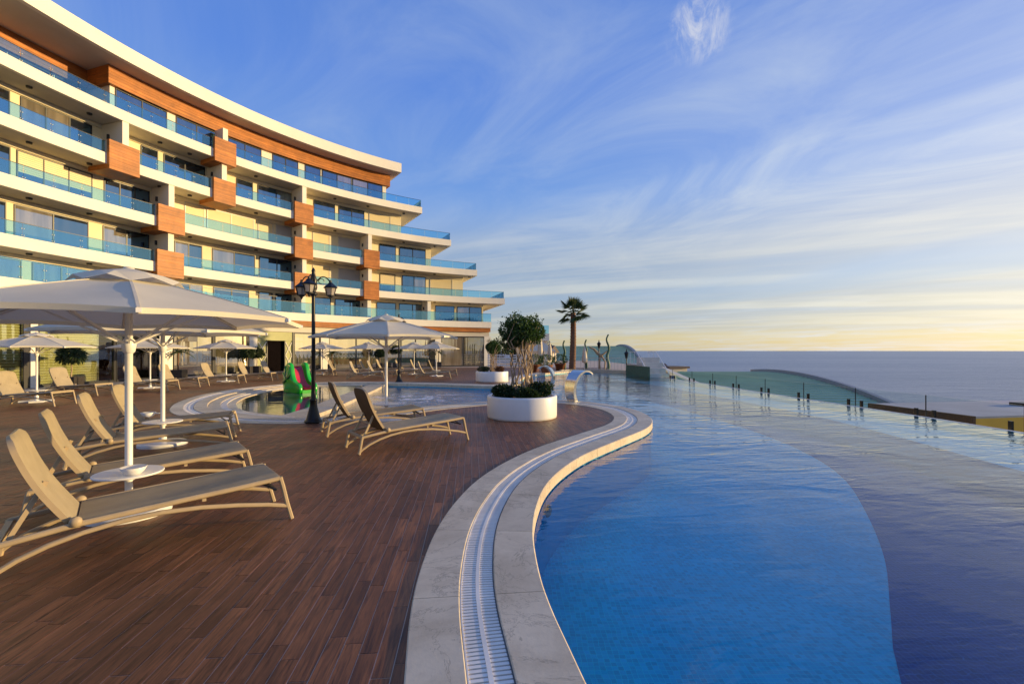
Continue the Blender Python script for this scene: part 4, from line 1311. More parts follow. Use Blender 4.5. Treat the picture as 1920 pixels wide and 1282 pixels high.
# ------------------------------------------------------------------ lamp posts
def make_lamp(label, group):
    t = thing('lamp_post', label, 'lamp post', group=group)
    MB().lathe([(0.0, 0.0), (0.20, 0.0), (0.20, 0.04), (0.165, 0.07), (0.15, 0.10), (0.12, 0.22), (0.085, 0.36), (0.072, 0.48), (0.085, 0.50), (0.085, 0.53), (0.055, 0.56), (0.05, 0.70)], 16).build('foot', M['black'], t)
    MB().lathe([(0.047, 0.68), (0.043, 1.6), (0.050, 1.62), (0.050, 1.66), (0.042, 1.68), (0.038, 2.92)], 14).build('post', M['black'], t)
    MB().lathe([(0.05, 2.90), (0.085, 2.93), (0.085, 2.96), (0.05, 3.0), (0.075, 3.06), (0.085, 3.10), (0.075, 3.22), (0.085, 3.26), (0.05, 3.36), (0.035, 3.44), (0.045, 3.47), (0.034, 3.51), (0.0, 3.56)], 14).build('finial', M['black'], t)
    for a in (-80, 32, 157):
        c, s = math.cos(R(a)), math.sin(R(a))
        P = lambda r_, z: (r_ * c, r_ * s, z)
        pts = [P(0.04 + 0.33 * k / 10, 3.12 + 0.24 * math.sin(PI * (0.10 + 0.74 * k / 10))) for k in range(11)]
        ao = MB().tube(pts, 0.013, 7).tube([P(0.17 + 0.06 * math.cos(x), 3.25 + 0.06 * math.sin(x)) for x in [i * 0.6 for i in range(9)]], 0.008, 6).build('arm', M['black'], t)
        lo = P(0.37, 0)
        ln = MB()
        K_ = 1.32
        zz = lambda pr: [(r_ * K_, 3.15 + (z_ - 3.15) * 1.22) for r_, z_ in pr]
        ln.lathe(zz([(0.0, 3.30), (0.02, 3.29), (0.025, 3.25), (0.055, 3.215), (0.115, 3.165), (0.13, 3.15), (0.12, 3.14), (0.0, 3.15)]), 6, (lo[0], lo[1], -0.03), False)
        ln.lathe(zz([(0.0, 2.91), (0.02, 2.94), (0.028, 2.965), (0.06, 2.985), (0.065, 3.005), (0.0, 3.01)]), 6, (lo[0], lo[1], -0.03), False)
        for k in range(6):
            b = 2 * PI * k / 6
            ln.bar((lo[0] + 0.087 * math.cos(b), lo[1] + 0.087 * math.sin(b), 2.93), (lo[0] + 0.132 * math.cos(b), lo[1] + 0.132 * math.sin(b), 3.10), 0.012)
        lan = ln.build('lantern', M['black'], t)
        MB().lathe([(0.078, 2.94), (0.122, 3.10)], 6, (lo[0], lo[1], 0), False).build('glass', M['lampglass'], lan)
    return t
l1 = make_lamp('black three armed lamp post with lanterns beside the small pool', 'black lamp posts')
l1.location = (-4.56, 10.45, 0)
copy_tree(l1, (-5.9, 23.75, 0), R(40), 'black lamp post on the far pool side, its top behind the middle parasol', 'black lamp posts')

# ------------------------------------------------------------------ foliage helpers
def leaves(m, blobs, n, size, rnd, droop=0.2, aspect=0.5):
    tot = sum(b[1][0] * b[1][1] * b[1][2] for b in blobs)
    for (c, rr) in blobs:
        k = int(n * rr[0] * rr[1] * rr[2] / tot)
        for _ in range(k):
            while True:
                p = Vector((rnd.uniform(-1, 1), rnd.uniform(-1, 1), rnd.uniform(-1, 1)))
                if 0.05 < p.length < 1: break
            p = p.normalized() * (p.length ** 0.45)
            outw = Vector((p.x * rr[0], p.y * rr[1], p.z * rr[2])).normalized()
            pos = Vector(c) + Vector((p.x * rr[0], p.y * rr[1], p.z * rr[2]))
            dv_ = (outw + Vector((rnd.uniform(-1, 1), rnd.uniform(-1, 1), rnd.uniform(-1, 1))) * 0.9 + Vector((0, 0, -droop))).normalized()
            sd_ = dv_.cross(Vector((rnd.uniform(-1, 1), rnd.uniform(-1, 1), rnd.uniform(-1, 1)))).normalized()
            s = size * rnd.uniform(0.6, 1.35)
            up = dv_.cross(sd_) * s * 0.12
            a = pos; b = pos + dv_ * s
            mid = pos + dv_ * s * 0.5
            m.add([a, mid + sd_ * s * aspect * 0.5 + up, b, mid - sd_ * s * aspect * 0.5 + up], [(0, 1, 2), (0, 2, 3)])
    return m

# round planters with braided fig trees
def make_planter(label):
    t = thing('round_planter', label, 'planter', group='white round planters on the deck')
    MB().lathe([(0.0, 0.0), (0.835, 0.0), (0.855, 0.01), (0.865, 0.06), (0.868, 0.50), (0.862, 0.535), (0.84, 0.545), (0.79, 0.545), (0.775, 0.53), (0.775, 0.40)], 72).build('wall', M['white'], t)
    MB().lathe([(0.0, 0.475), (0.4, 0.47), (0.778, 0.45)], 40).build('soil', M['soil'], t)
    return t
def make_fig(label, seed, h=1.0, rust=False):
    rnd = random.Random(seed)
    t = thing('braided_fig_tree', label, 'tree', group='braided fig trees in round planters')
    tr = MB()
    for bi, (bx, by) in enumerate(((-0.20, 0.02), (0.07, -0.12), (0.19, 0.10))):
        for q in range(7):
            a0 = 2 * PI * q / 7 + bi; dirn = 1 if q % 2 else -1
            pts, rs_ = [], []
            for k in range(24):
                u = k / 23
                a = a0 + dirn * u * 3.6 + 0.12 * math.sin(u * 17 + q)
                r_ = 0.075 + 0.022 * math.sin(u * 9 + q * 1.7 + bi) + 0.05 * u * u
                pts.append((bx * (1 - 0.25 * u) + r_ * math.cos(a), by + r_ * math.sin(a), 0.40 + 1.36 * u))
                rs_.append(0.0165 - 0.006 * u + 0.004 * math.sin(u * 40 + q))
            tr.tube(pts, rs_, 6)
    for q in range(14):
        a = rnd.uniform(0, 2 * PI); r1 = rnd.uniform(0.25, 0.5)
        p0 = (0.26 * math.cos(a) - 0.08, 0.26 * math.sin(a), 1.66)
        tr.tube([p0, (p0[0] * 1.4, p0[1] * 1.4, 1.85), (r1 * math.cos(a + 0.3), r1 * math.sin(a + 0.3), rnd.uniform(2.0, 2.3))], [0.02, 0.014, 0.006], 6)
    tr.build('trunk', M['bark'], t)
    blobs = [((0.0, 0.0, 2.16), (0.34, 0.34, 0.26)), ((-0.05, 0.0, 1.93), (0.32, 0.32, 0.20)), ((0.27, -0.05, 2.10), (0.27, 0.27, 0.22)), ((-0.29, 0.05, 2.10), (0.26, 0.28, 0.22)),
             ((0.05, -0.28, 2.05), (0.27, 0.22, 0.20)), ((0.12, 0.27, 2.1), (0.27, 0.25, 0.22)), ((-0.16, -0.1, 2.34), (0.21, 0.21, 0.14)), ((0.20, 0.05, 2.34), (0.20, 0.20, 0.13)),
             ((-0.36, -0.08, 1.86), (0.15, 0.16, 0.15)), ((-0.30, -0.15, 1.68), (0.10, 0.10, 0.12)), ((0.40, 0.1, 2.02), (0.16, 0.16, 0.13)), ((0.36, -0.12, 1.90), (0.12, 0.12, 0.10))]
    m = leaves(MB(), blobs, 7000, 0.068, rnd)
    for _ in range(16):
        a = rnd.uniform(0, 2 * PI); e = rnd.uniform(0.2, 1.2)
        d = Vector((math.cos(a) * math.cos(e), math.sin(a) * math.cos(e), math.sin(e)))
        b0 = Vector((0, 0, 2.14)) + Vector((d.x * 0.46, d.y * 0.46, d.z * 0.34))
        for k in range(7):
            p = b0 + d * k * 0.025
            leaves(m, [(p, (0.03, 0.03, 0.03))], 2, 0.06, rnd)
    m.build('crown', M['leaf'], t)
    return t
def make_shrub(name, label, loc, rr, n, seed, mat='shrub', size=0.055, group=None, stem=True):
    rnd = random.Random(seed)
    t = thing(name, label, 'shrub', loc, group=group)
    bl = []
    for k in range(6):
        a = rnd.uniform(0, 2 * PI); f = rnd.uniform(0.2, 0.6)
        bl.append(((rr[0] * f * math.cos(a), rr[1] * f * math.sin(a), rr[2] * rnd.uniform(0.7, 1.25)), (rr[0] * 0.55, rr[1] * 0.55, rr[2] * 0.6)))
    bl.append(((0, 0, rr[2] * 0.9), (rr[0] * 0.8, rr[1] * 0.8, rr[2] * 0.8)))
    leaves(MB(), bl, n, size, rnd).build('foliage', M[mat], t)
    st = MB()
    for k in range(5):
        a = 2 * PI * k / 5
        st.tube([(0.02 * math.cos(a), 0.02 * math.sin(a), -0.03), (rr[0] * 0.3 * math.cos(a), rr[1] * 0.3 * math.sin(a), rr[2] * 0.9)], [0.014, 0.007], 5)
    st.build('stem', M['bark'], t)
    return t
PL1, PL2 = (0.25, 11.35), (-1.07, 24.3)
p1 = make_planter('large white round planter on the deck tip, in front of the pool')
p1.location = (*PL1, 0.0)
copy_tree(p1, (*PL2, 0.0), 0, 'white round planter across the water, small behind the braided tree')
f1 = make_fig('fig tree with braided lattice trunk and round crown in the nearer planter', 4)
f1.location = (*PL1, 0.03)
copy_tree(f1, (PL2[0] + 0.05, PL2[1], 0.03), R(70), 'fig tree with braided trunk and small crown in the farther planter', sc=0.86)
GS = 'low shrubs in the round planters'
make_shrub('planter_shrub', 'dark green shrub left in the nearer planter', (PL1[0] - 0.45, PL1[1] - 0.28, 0.46), (0.34, 0.30, 0.20), 2600, 21, group=GS)
make_shrub('planter_shrub', 'dark green shrub in front of the braided trunk in the nearer planter', (PL1[0] + 0.12, PL1[1] - 0.48, 0.46), (0.30, 0.25, 0.17), 2300, 22, group=GS)
make_shrub('planter_shrub', 'dark green shrub right in the nearer planter, with pale flecks below', (PL1[0] + 0.43, PL1[1] - 0.20, 0.46), (0.30, 0.28, 0.24), 2500, 23, group=GS)
make_shrub('planter_shrub', 'dark shrub at the back of the nearer planter', (PL1[0] + 0.1, PL1[1] + 0.45, 0.46), (0.4, 0.26, 0.18), 1800, 24, group=GS)
make_shrub('planter_shrub', 'dark green shrub left in the farther planter', (PL2[0] - 0.42, PL2[1] - 0.35, 0.46), (0.32, 0.26, 0.20), 1400, 25, group=GS)
make_shrub('rusty_shrub', 'rust coloured shrub right in the farther planter', (PL2[0] + 0.42, PL2[1] - 0.35, 0.46), (0.26, 0.24, 0.20), 1200, 26, 'rust', group=GS)

# potted plants along the hotel front
def make_potted(label, loc, seed, h=1.5, kind='bush', box=0.52, mat='palmleaf'):
    rnd = random.Random(seed)
    t = thing('potted_plant', label, 'potted plant', loc, group='potted plants along the hotel front')
    MB().box((0, 0, 0.25), (box, box, 0.5), 0.2).build('pot', M['potdark'], t)
    MB().box((0, 0, 0.475), (box - 0.06, box - 0.06, 0.06), 0.2).build('soil', M['soil'], t)
    if kind == 'bush':
        MB().tube([(0, 0, 0.45), (0.03, 0.01, 0.8), (0.0, 0.0, h - 0.2)], [0.03, 0.024, 0.02], 7).build('stem', M['bark'], t)
        leaves(MB(), [((0, 0, h + 0.05), (0.38, 0.36, 0.30)), ((-0.22, 0.05, h - 0.12), (0.26, 0.26, 0.2)), ((0.28, -0.05, h - 0.02), (0.26, 0.26, 0.26)), ((0.0, -0.1, h + 0.25), (0.2, 0.2, 0.16))], 1300, 0.19, rnd, 0.7, 0.22).build('foliage', M[mat], t)
    else:
        MB().tube([(0, 0, 0.45), (0.02, 0.0, h - 0.25)], [0.045, 0.03], 7).build('stem', M['palmbark'], t)
        fm = MB()
        for q in range(13):
            a = 2 * PI * q / 13 + rnd.uniform(-0.2, 0.2); el = rnd.uniform(0.2, 1.2); L_ = rnd.uniform(0.7, 0.95)
            pr = None
            for k in range(9):
                u = k / 8
                p = Vector((math.cos(a) * L_ * u * math.cos(el * (1 - 0.4 * u)), math.sin(a) * L_ * u * math.cos(el * (1 - 0.4 * u)), h - 0.25 + L_ * (math.sin(el) * u - 0.75 * u * u)))
                if pr is not None:
                    d = (p - pr).normalized(); sd_ = d.cross(Vector((0, 0, 1))).normalized()
                    for sg in (-1, 1):
                        tip = p + sd_ * sg * 0.17 * math.sin(PI * min(0.15 + u * 0.85, 0.97)) + d * 0.10 + Vector((0, 0, -0.07))
                        fm.add([pr, tip, p], [(0, 1, 2)])
                        mid = (pr + p) / 2
                        fm.add([mid, tip + d * 0.05, p + d * 0.02], [(0, 1, 2)])
                pr = p
        fm.build('fronds', M[mat], t)
    return t
def at_front(x, dr):
    a = ang_g(x, dr); p = polar(a, rg(a) + dr)
    return (p.x, p.y, 0.015)
make_potted('bushy plant in a dark square pot before the striped blinds', (-19.0, 19.6, 0.015), 1, 1.45, 'bush', 0.62)
make_potted('arching palm in a dark pot beside the first bright mirror bay', at_front(334, -1.1), 2, 1.75, 'palm', 0.7)
make_potted('bushy plant in a dark pot just left of the doorway', at_front(463, -0.9), 3, 1.5, 'bush', 0.6)
make_potted('second bushy plant beside the doorway, close to the column', at_front(481, -0.8), 4, 1.45, 'bush', 0.5)
make_potted('small palm in a dark pot beside the yellow column', at_front(622, -0.9), 5, 1.6, 'palm', 0.55)
make_potted('round dark bush in a pot before the mirror glass', at_front(712, -1.2), 6, 1.4, 'bush', 0.6, 'shrub')
make_potted('dark leafy pot plant just left of the second lamp post', at_front(742, -0.9), 7, 1.7, 'bush', 0.5, 'shrub')
make_potted('small palm in a dark pot beside the dark pillar', at_front(822, -0.9), 8, 1.7, 'palm', 0.55)

# ------------------------------------------------------------------ children's slide shaped like a slice of melon
sl = thing('kids_slide', 'green melon striped pool slide with a red chute, standing in the small pool', 'slide', (-8.8, 18.9, -0.10), R(-34))
sl.scale = (0.74, 0.78, 0.98)
def side_shell(y, sgn):
    prof = [(-0.72, 0.0), (-0.80, 0.28), (-0.80, 0.62), (-0.70, 0.96), (-0.50, 1.20), (-0.28, 1.28), (-0.10, 1.22), (0.02, 1.02), (0.10, 0.78),
            (0.22, 0.58), (0.40, 0.46), (0.60, 0.42), (0.76, 0.36), (0.84, 0.24), (0.84, 0.10), (0.76, 0.0)]
    P = [(p.x, p.y) for p in catmull(prof, 0.07)]
    n = len(P); cx = sum(p[0] for p in P) / n; cz = sum(p[1] for p in P) / n
    lay = [(-0.10, 0.90), (-0.095, 0.97), (-0.04, 1.0), (0.04, 1.0), (0.095, 0.97), (0.12, 0.90), (0.155, 0.62), (0.17, 0.30)]
    vs, fs = [], []
    for yy, k in lay:
        for x, z in P:
            vs.append((cx + (x - cx) * k, y + sgn * yy, max(0.0, cz + (z - cz) * k)))
    for l in range(len(lay) - 1):
        for i in range(n):
            f = (l * n + i, l * n + (i + 1) % n, (l + 1) * n + (i + 1) % n, (l + 1) * n + i)
            fs.append(f if sgn > 0 else f[::-1])
    m = MB().add(vs, fs, True)
    cap0 = tuple(range(n)); cap1 = tuple(range((len(lay) - 1) * n, len(lay) * n))
    m.add(vs, [cap0[::-1] if sgn > 0 else cap0, cap1 if sgn > 0 else cap1[::-1]])
    so = m.build('side_shell', M['green'], sl)
    # rind stripes as raised bands over the bulging outside
    for q in range(5):
        a = R(35 + q * 38)
        st = MB()
        pts = []
        for k in range(9):
            r_ = 0.10 + 0.085 * k * (0.9 if q % 2 else 1.0)
            wob = 0.025 * math.sin(k * 2.1 + q)
            x = cx + math.cos(a) * r_ * 0.95 - math.sin(a) * wob - 0.15; z = cz - 0.12 + math.sin(a) * r_ * 1.05 + math.cos(a) * wob
            if z < 0.04 or not inside((x, z), P): continue
            d_ = 0.182 - 0.062 * (r_ / 0.66) ** 2
            pts.append((x, y + sgn * (max(d_, 0.07)), z))
        if len(pts) > 2:
            st.tube(pts, [0.045 + 0.02 * math.sin(k) for k in range(len(pts))], 6)
            st.build('rind_stripe', M['lgreen'] if q % 2 else M['dgreen'], so)
side_shell(-0.42, -1); side_shell(0.42, 1)
ch = MB()
cv = catmull([(-0.52, 1.05), (-0.40, 1.02), (-0.26, 0.86), (-0.12, 0.60), (0.06, 0.38), (0.30, 0.25), (0.60, 0.20), (0.80, 0.17)], 0.08)
vs, n = [], len(cv)
for p in cv:
    for w in range(7):
        u = -1 + w / 3
        vs.append((p.x, 0.325 * u, p.y + 0.09 * abs(u) ** 3))
ch.add(vs, [(i * 7 + j, i * 7 + j + 1, (i + 1) * 7 + j + 1, (i + 1) * 7 + j) for i in range(n - 1) for j in range(6)], True)
ch.add([(p[0], p[1], p[2] - 0.04) for p in vs], [(i * 7 + j, (i + 1) * 7 + j, (i + 1) * 7 + j + 1, i * 7 + j + 1) for i in range(n - 1) for j in range(6)], True)
ch.build('chute', M['red'], sl)
MB().box((0.79, 0, 0.075), (0.10, 0.70, 0.15)).build('front_lip', M['green'], sl)
bh = MB().box((-0.56, 0, 0.62), (0.05, 0.66, 1.0)); bh.build('back_board', M['red'], sl)
for q in range(3):
    MB().box((-0.70 - 0.05 * (2 - q), 0, 0.14 + 0.27 * q), (0.20, 0.64, 0.05)).build('step', M['green'], sl)

# ------------------------------------------------------------------ curved steel water spouts
def make_spout(label, loc, rz, sc=1.0):
    t = thing('water_spout', label, 'water spout', loc, rz, 'curved steel water spouts', sc)
    P = catmull([(-0.06, 0.0), (-0.16, 0.28), (-0.14, 0.58), (0.02, 0.84), (0.26, 0.97), (0.46, 0.95), (0.58, 0.87)], 0.05)
    n = len(P)
    vs, fs = [], []
    for i, p in enumerate(P):
        d = (P[min(i + 1, n - 1)] - P[max(i - 1, 0)]).normalized(); nn = Vector((-d.y, d.x, 0))
        u = i / (n - 1)
        hw = 0.17 + 0.12 * u; th = 0.065 - 0.045 * u
        for a, b in ((-1, -1), (1, -1), (1, 1), (-1, 1)):
            q = p + nn * th * b
            vs.append((q.x, hw * a, q.y))
    for i in range(n - 1):
        for k in range(4):
            fs.append((i * 4 + k, i * 4 + (k + 1) % 4, (i + 1) * 4 + (k + 1) % 4, (i + 1) * 4 + k))
    fs += [(3, 2, 1, 0), (n * 4 - 4, n * 4 - 3, n * 4 - 2, n * 4 - 1)]
    m = MB()
    for f in fs[:-2]:
        pass
    # each long side is its own smooth strip so that the edges stay crisp
    for k in range(4):
        sv = []
        for i in range(n):
            sv += [vs[i * 4 + k], vs[i * 4 + (k + 1) % 4]]
        m.add(sv, [(i * 2, i * 2 + 1, i * 2 + 3, i * 2 + 2) for i in range(n - 1)], True)
    m.add(vs, fs[-2:])
    m.build('body', M['steel'], t)
    MB().box((-0.07, 0, 0.012), (0.26, 0.44, 0.024)).build('foot_plate', M['steel'], t)
    w = MB(); rnd = random.Random(8)
    for k in range(5):
        y = -0.22 + 0.11 * k
        vx = rnd.uniform(0.5, 0.7)
        w.tube([(0.57 + vx * q * 0.085, y + rnd.uniform(-0.01, 0.01), 0.87 - 4.9 * (q * 0.085) ** 2) for q in range(6)], [0.011, 0.009, 0.008, 0.008, 0.007, 0.007], 5)
    w.build('water_stream', M['stream'], t)
    return t
make_spout('polished steel water spout at the deck tip behind the nearer planter', (2.0, 14.68, 0.005), R(38))
make_spout('pale steel water spout farther off, behind the braided tree', (1.95, 23.2, -0.12), R(160), 1.0)

# ------------------------------------------------------------------ palm tree
pt = thing('palm_tree', 'tall palm with shaggy brown trunk and fan fronds on the far terrace', 'palm tree', (4.95, 37.5, 0.0))
rp3 = random.Random(9)
tp, tr_ = [], []
for k in range(40):
    u = k / 39
    tp.append((0.10 * math.sin(u * 2.2), 0.0, 4.75 * u))
    tr_.append((0.27 - 0.06 * u) * (1.0 + (0.10 if k % 2 else -0.06)))
MB().tube(tp, tr_, 12).build('trunk', M['palmbark'], pt)
def frond_mesh(rnd):
    m = MB()
    Ls = 0.75
    m.bar((0, 0, 0), (Ls, 0, 0.05), 0.035, 0.025)
    for k in range(17):
        a = -1.35 + 2.7 * k / 16
        L_ = 0.95 * (0.72 + 0.28 * math.cos(a * 0.9)) * rnd.uniform(0.9, 1.05)
        d = Vector((math.cos(a), math.sin(a), 0.12 - 0.18 * abs(a)))
        sd_ = Vector((-math.sin(a), math.cos(a), 0))
        b = Vector((Ls, 0, 0.05))
        m.add([b, b + d * L_ * 0.5 + sd_ * 0.055, b + d * L_ + Vector((0, 0, -0.10)), b + d * L_ * 0.5 - sd_ * 0.055], [(0, 1, 2), (0, 2, 3)])
    return m.mesh('frond', M['palmleaf'])
fm3 = [frond_mesh(rp3) for _ in range(3)]
for k in range(26):
    o = link('frond', fm3[k % 3], pt, (0.10 * math.sin(2.2), 0, 4.75))
    u = k / 25
    el = R(86 - 125 * u) + rp3.uniform(-0.15, 0.15)
    az = k * 2.4
    o.rotation_euler = Matrix.Rotation(az, 4, 'Z').to_euler()
    o.rotation_euler = (Matrix.Rotation(az, 3, 'Z') @ Matrix.Rotation(-el, 3, 'Y') @ Matrix.Rotation(rp3.uniform(-0.5, 0.5), 3, 'X')).to_euler()
    s = rp3.uniform(0.78, 0.98); o.scale = (s, s, s)

# ------------------------------------------------------------------ frameless glass fence beyond the infinity edge
fence = thing('glass_fence', 'frameless glass fence on short dark clamps along the infinity edge', 'fence')
fl = resample([Vector((p.x + 0.32, p.y, 0)) for p in WEIR], 0.05)
acc = 0.0; last = None
k0 = next(i for i, p in enumerate(fl) if p.y > 3.0)
spg = MB().box((0, 0, -0.02), (0.060, 0.075, 0.30)).box((0, 0, -0.185), (0.12, 0.12, 0.03)).mesh('clamp', M['black'])
STEP = 48      # 2.4 m panels
i = k0
while i + STEP < len(fl) and fl[i].y < 31:
    a, b = fl[i], fl[i + STEP]
    d = (b - a).normalized()
    q0, q1 = a + d * 0.02, b - d * 0.02
    m = MB().bar((q0.x, q0.y, 0.02), (q1.x, q1.y, 0.02), 0.012, 0.80)
    m.build('glass_panel', M['clear'], fence)
    e = MB()
    e.bar((q1.x, q1.y, -0.36), (q1.x, q1.y, 0.42), 0.018, 0.022)
    e.build('edge_trim', M['frame'], fence)
    for q in (a + d * 0.26, b - d * 0.26):
        o = link('clamp', spg, fence, (q.x, q.y, -0.10)); o.rotation_euler = (0, 0, math.atan2(d.y, d.x) - PI / 2)
    i += STEP

# ------------------------------------------------------------------ buildings below the pool
hut = thing('flat_roofed_building', 'low flat roofed building with ochre front and dark brown side beyond the pool edge', 'building')
c0 = Vector((13.25, 13.0, 0)); dx_ = Vector((0.97, 0.16, 0)).normalized(); dy_ = Vector((-0.13, 1.0, 0)).normalized()
pl = lambda a, b: ((c0 + dx_ * a + dy_ * b).x, (c0 + dx_ * a + dy_ * b).y)
m = MB().prism([pl(0.0, 0.0), pl(14, 0), pl(14, 3.2), pl(0.0, 3.2)], -5.5, -0.30)
m.build('wall', M['hut'], hut)
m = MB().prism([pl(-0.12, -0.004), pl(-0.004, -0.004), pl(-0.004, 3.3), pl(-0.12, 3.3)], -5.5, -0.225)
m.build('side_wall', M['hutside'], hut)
m = MB().prism([pl(0.0, 0.03), pl(14.1, 0.03), pl(14.1, 3.3), pl(0.0, 3.3)], -0.298, -0.24)
m.build('roof', M['hutroof'], hut)
m = MB()
m.bar((*pl(4.4, 1.9), -0.2), (*pl(5.6, 1.9), -0.2), 0.5, 0.12); m.build('roof_vent', M['frame'], hut)

def vault(name, label, x0, x1, y0, y1, yc, top, rad, slant=0.0, rim=True, seam=0.75):
    t = thing(name, label, 'building', (0, 0, 0))
    zf = lambda y: top - (rad - math.sqrt(max(rad * rad - (y - yc) ** 2, 1)))
    n = 48
    xl = lambda y: x0 - (y1 - y) * slant
    ys = [y0 + (y1 - y0) * k / n for k in range(n + 1)]
    m = MB(); vs = []
    for y in ys: vs += [(xl(y), y, zf(y)), (x1, y, zf(y))]
    m.add(vs, [(k * 2, k * 2 + 1, k * 2 + 3, k * 2 + 2) for k in range(n)], True)
    m.build('roof', M['roofgreen'], t)
    # standing seams
    k = 0; y = y0 + 0.2
    while y < y1:
        s = MB().bar((xl(y), y, zf(y) + 0.03), (x1 - 0.02, y, zf(y) + 0.03), 0.08, 0.13)
        s.build('seam', M['roofgreen'], t)
        y += seam
    if rim:
        r_ = MB(); vs = []
        for y in ys:
            vs += [(x1, y, zf(y) - 0.5), (x1 + 0.45, y, zf(y) - 0.5), (x1 + 0.45, y, zf(y) + 0.42), (x1, y, zf(y) + 0.42)]
        fs = []
        for k in range(n):
            for j in range(4):
                fs.append((k * 4 + j, k * 4 + (j + 1) % 4, k * 4 + 4 + (j + 1) % 4, k * 4 + 4 + j))
        r_.add(vs, fs); r_.build('roof_rim', M['roofrim'], t)
    w = MB()
    for e in (0, 1):
        for a, b in zip(ys, ys[1:]):
            xa, xb = (xl(a) + 0.3, xl(b) + 0.3) if e == 0 else (x1 - 0.3, x1 - 0.3)
            w.add([(xa, a, -24), (xb, b, -24), (xb, b, zf(b) - 0.05), (xa, a, zf(a) - 0.05)], [(0, 1, 2, 3)])
    for y in (y0 + 0.3, y1 - 0.3):
        w.add([(xl(y) + 0.3, y, -24), (x1 - 0.3, y, -24), (x1 - 0.3, y, zf(y) - 0.05), (xl(y) + 0.3, y, zf(y) - 0.05)], [(0, 1, 2, 3)])
    w.build('wall', M['tilewall'], t)
    return t
vault('vaulted_hall', 'long hall with a curved green metal roof below the infinity pool', 23.2, 33.0, 17.0, 63.0, 57.0, -1.15, 70.0, 0.42)
vault('vaulted_pavilion', 'distant pavilion with a curved green roof behind the palm', 6.0, 20.5, 65.0, 92.0, 86.0, 2.4, 34.0)

def house(label, loc, rz, s, h, roof):
    t = thing('distant_house', label, 'house', loc, rz, 'houses on the shore beyond the terrace')
    MB().box((0, 0, h / 2 - 4), (s[0], s[1], h + 8)).build('wall', M['tilewall'], t)
    m = MB()
    if roof == 'gable':
        x, y = s[0] / 2 + 0.4, s[1] / 2 + 0.4
        m.add([(-x, -y, h), (x, -y, h), (x, y, h), (-x, y, h), (-x, 0, h + s[1] * 0.3), (x, 0, h + s[1] * 0.3)], [(0, 1, 5, 4), (2, 3, 4, 5), (0, 4, 3), (1, 2, 5), (3, 2, 1, 0)])
    else:
        m.box((0, 0, h + 0.2), (s[0] + 0.8, s[1] + 0.8, 0.4))
    m.build('roof', M['tileroof'], t)
    for k in range(3):
        MB().box((-s[0] * 0.3 + k * s[0] * 0.3, -s[1] / 2 - 0.01, h * 0.55), (0.9, 0.08, 1.1)).build('window', M['window'], t)
    return t
house('pale house with dark flat roof, nearest the green vaulted roof', (35.0, 100.0, -6.8), R(20), (4.6, 4.6), 4.6, 'flat')
house('low dark roofed house to the left of the pale one by the sea', (31.0, 100.0, -6.6), R(10), (5.0, 4.0), 4.2, 'gable')
house('white house with a dark window beside the far terrace end', (4.3, 66.0, -1.0), R(-25), (3.2, 3.6), 2.3, 'gable')

# ------------------------------------------------------------------ far terrace
tw = thing('terrace_wall', 'low pale wall along the far end of the pool', 'wall')
TWP = [(3.9, 36.6), (5.0, 37.3), (7.2, 36.6), (8.8, 35.4), (9.6, 33.2)]
m = MB()
for a, b in zip(TWP, TWP[1:]):
    m.bar((*a, -0.02), (*b, -0.02), 0.3, 0.26)
m.build('wall', M['stone'], tw)
rl = thing('terrace_railing', 'thin pale metal railing on the far terrace in front of the green roof', 'railing')
RLP = [(5.8, 38.4), (7.6, 37.4), (9.2, 36.0), (10.2, 34.2)]
m = MB()
for a, b in zip(RLP, RLP[1:]):
    m.bar((*a, 1.02), (*b, 1.02), 0.04)
    m.bar((*a, 0.12), (*b, 0.12), 0.03)
m.build('handrail', M['framel'], rl)
for a, b in zip(RLP, RLP[1:]):
    L_ = (Vector(b) - Vector(a)).length; n_ = int(L_ / 0.28)
    for q in range(n_):
        p = Vector(a).lerp(Vector(b), q / n_)
        MB().box((p.x, p.y, 0.56), (0.025, 0.025, 0.9)).build('baluster', M['framel'], rl)
stair = thing('pool_steps', 'pale block of steps with slanting white handrails at the far end of the infinity edge', 'steps', (9.25, 30.4, -0.15), R(8))
for q in range(4):
    MB().box((0.55, 0.2 + q * 0.45, 0.12 + q * 0.18), (1.5, 0.45 - 0.004, 0.24 + q * 0.36)).build('step', M['stonel'], stair)
MB().box((0.66, 2.8, 0.42), (1.7, 1.6, 0.84)).build('landing', M['stonel'], stair)
MB().box((-0.24, 1.6, 0.35), (0.08, 3.9, 0.75)).build('side_panel', M['sculpt'], stair)
for x in (-0.15, 1.3):
    m = MB().bar((x, -0.1, 0.25), (x, 1.9, 1.7), 0.04).bar((x, 1.9, 1.7), (x, 3.3, 1.7), 0.04)
    for q in range(5):
        y = 0.05 + q * 0.75
        zt_ = 0.25 + 1.45 * min((y + 0.1) / 2.0, 1.0)
        m.bar((x, y, min(0.12 + y * 0.36, 0.8)), (x, y, zt_), 0.028)
    m.build('handrail', M['white'], stair)
# straight water slide rail running down from the landing
sr = thing('water_chute', 'pale sloping chute running down from the far steps past the edge', 'chute')
MB().bar((10.75, 33.0, 0.45), (13.6, 28.0, -1.35), 0.5, 0.10).build('chute', M['stonel'], sr)
for q in (0.25, 0.6):
    p = Vector((10.75, 33.0, 0.45)).lerp(Vector((13.6, 28.0, -1.35)), q)
    MB().bar((p.x, p.y, -4.5), (p.x, p.y, p.z - 0.06), 0.12).build('post', M['stonel'], sr)

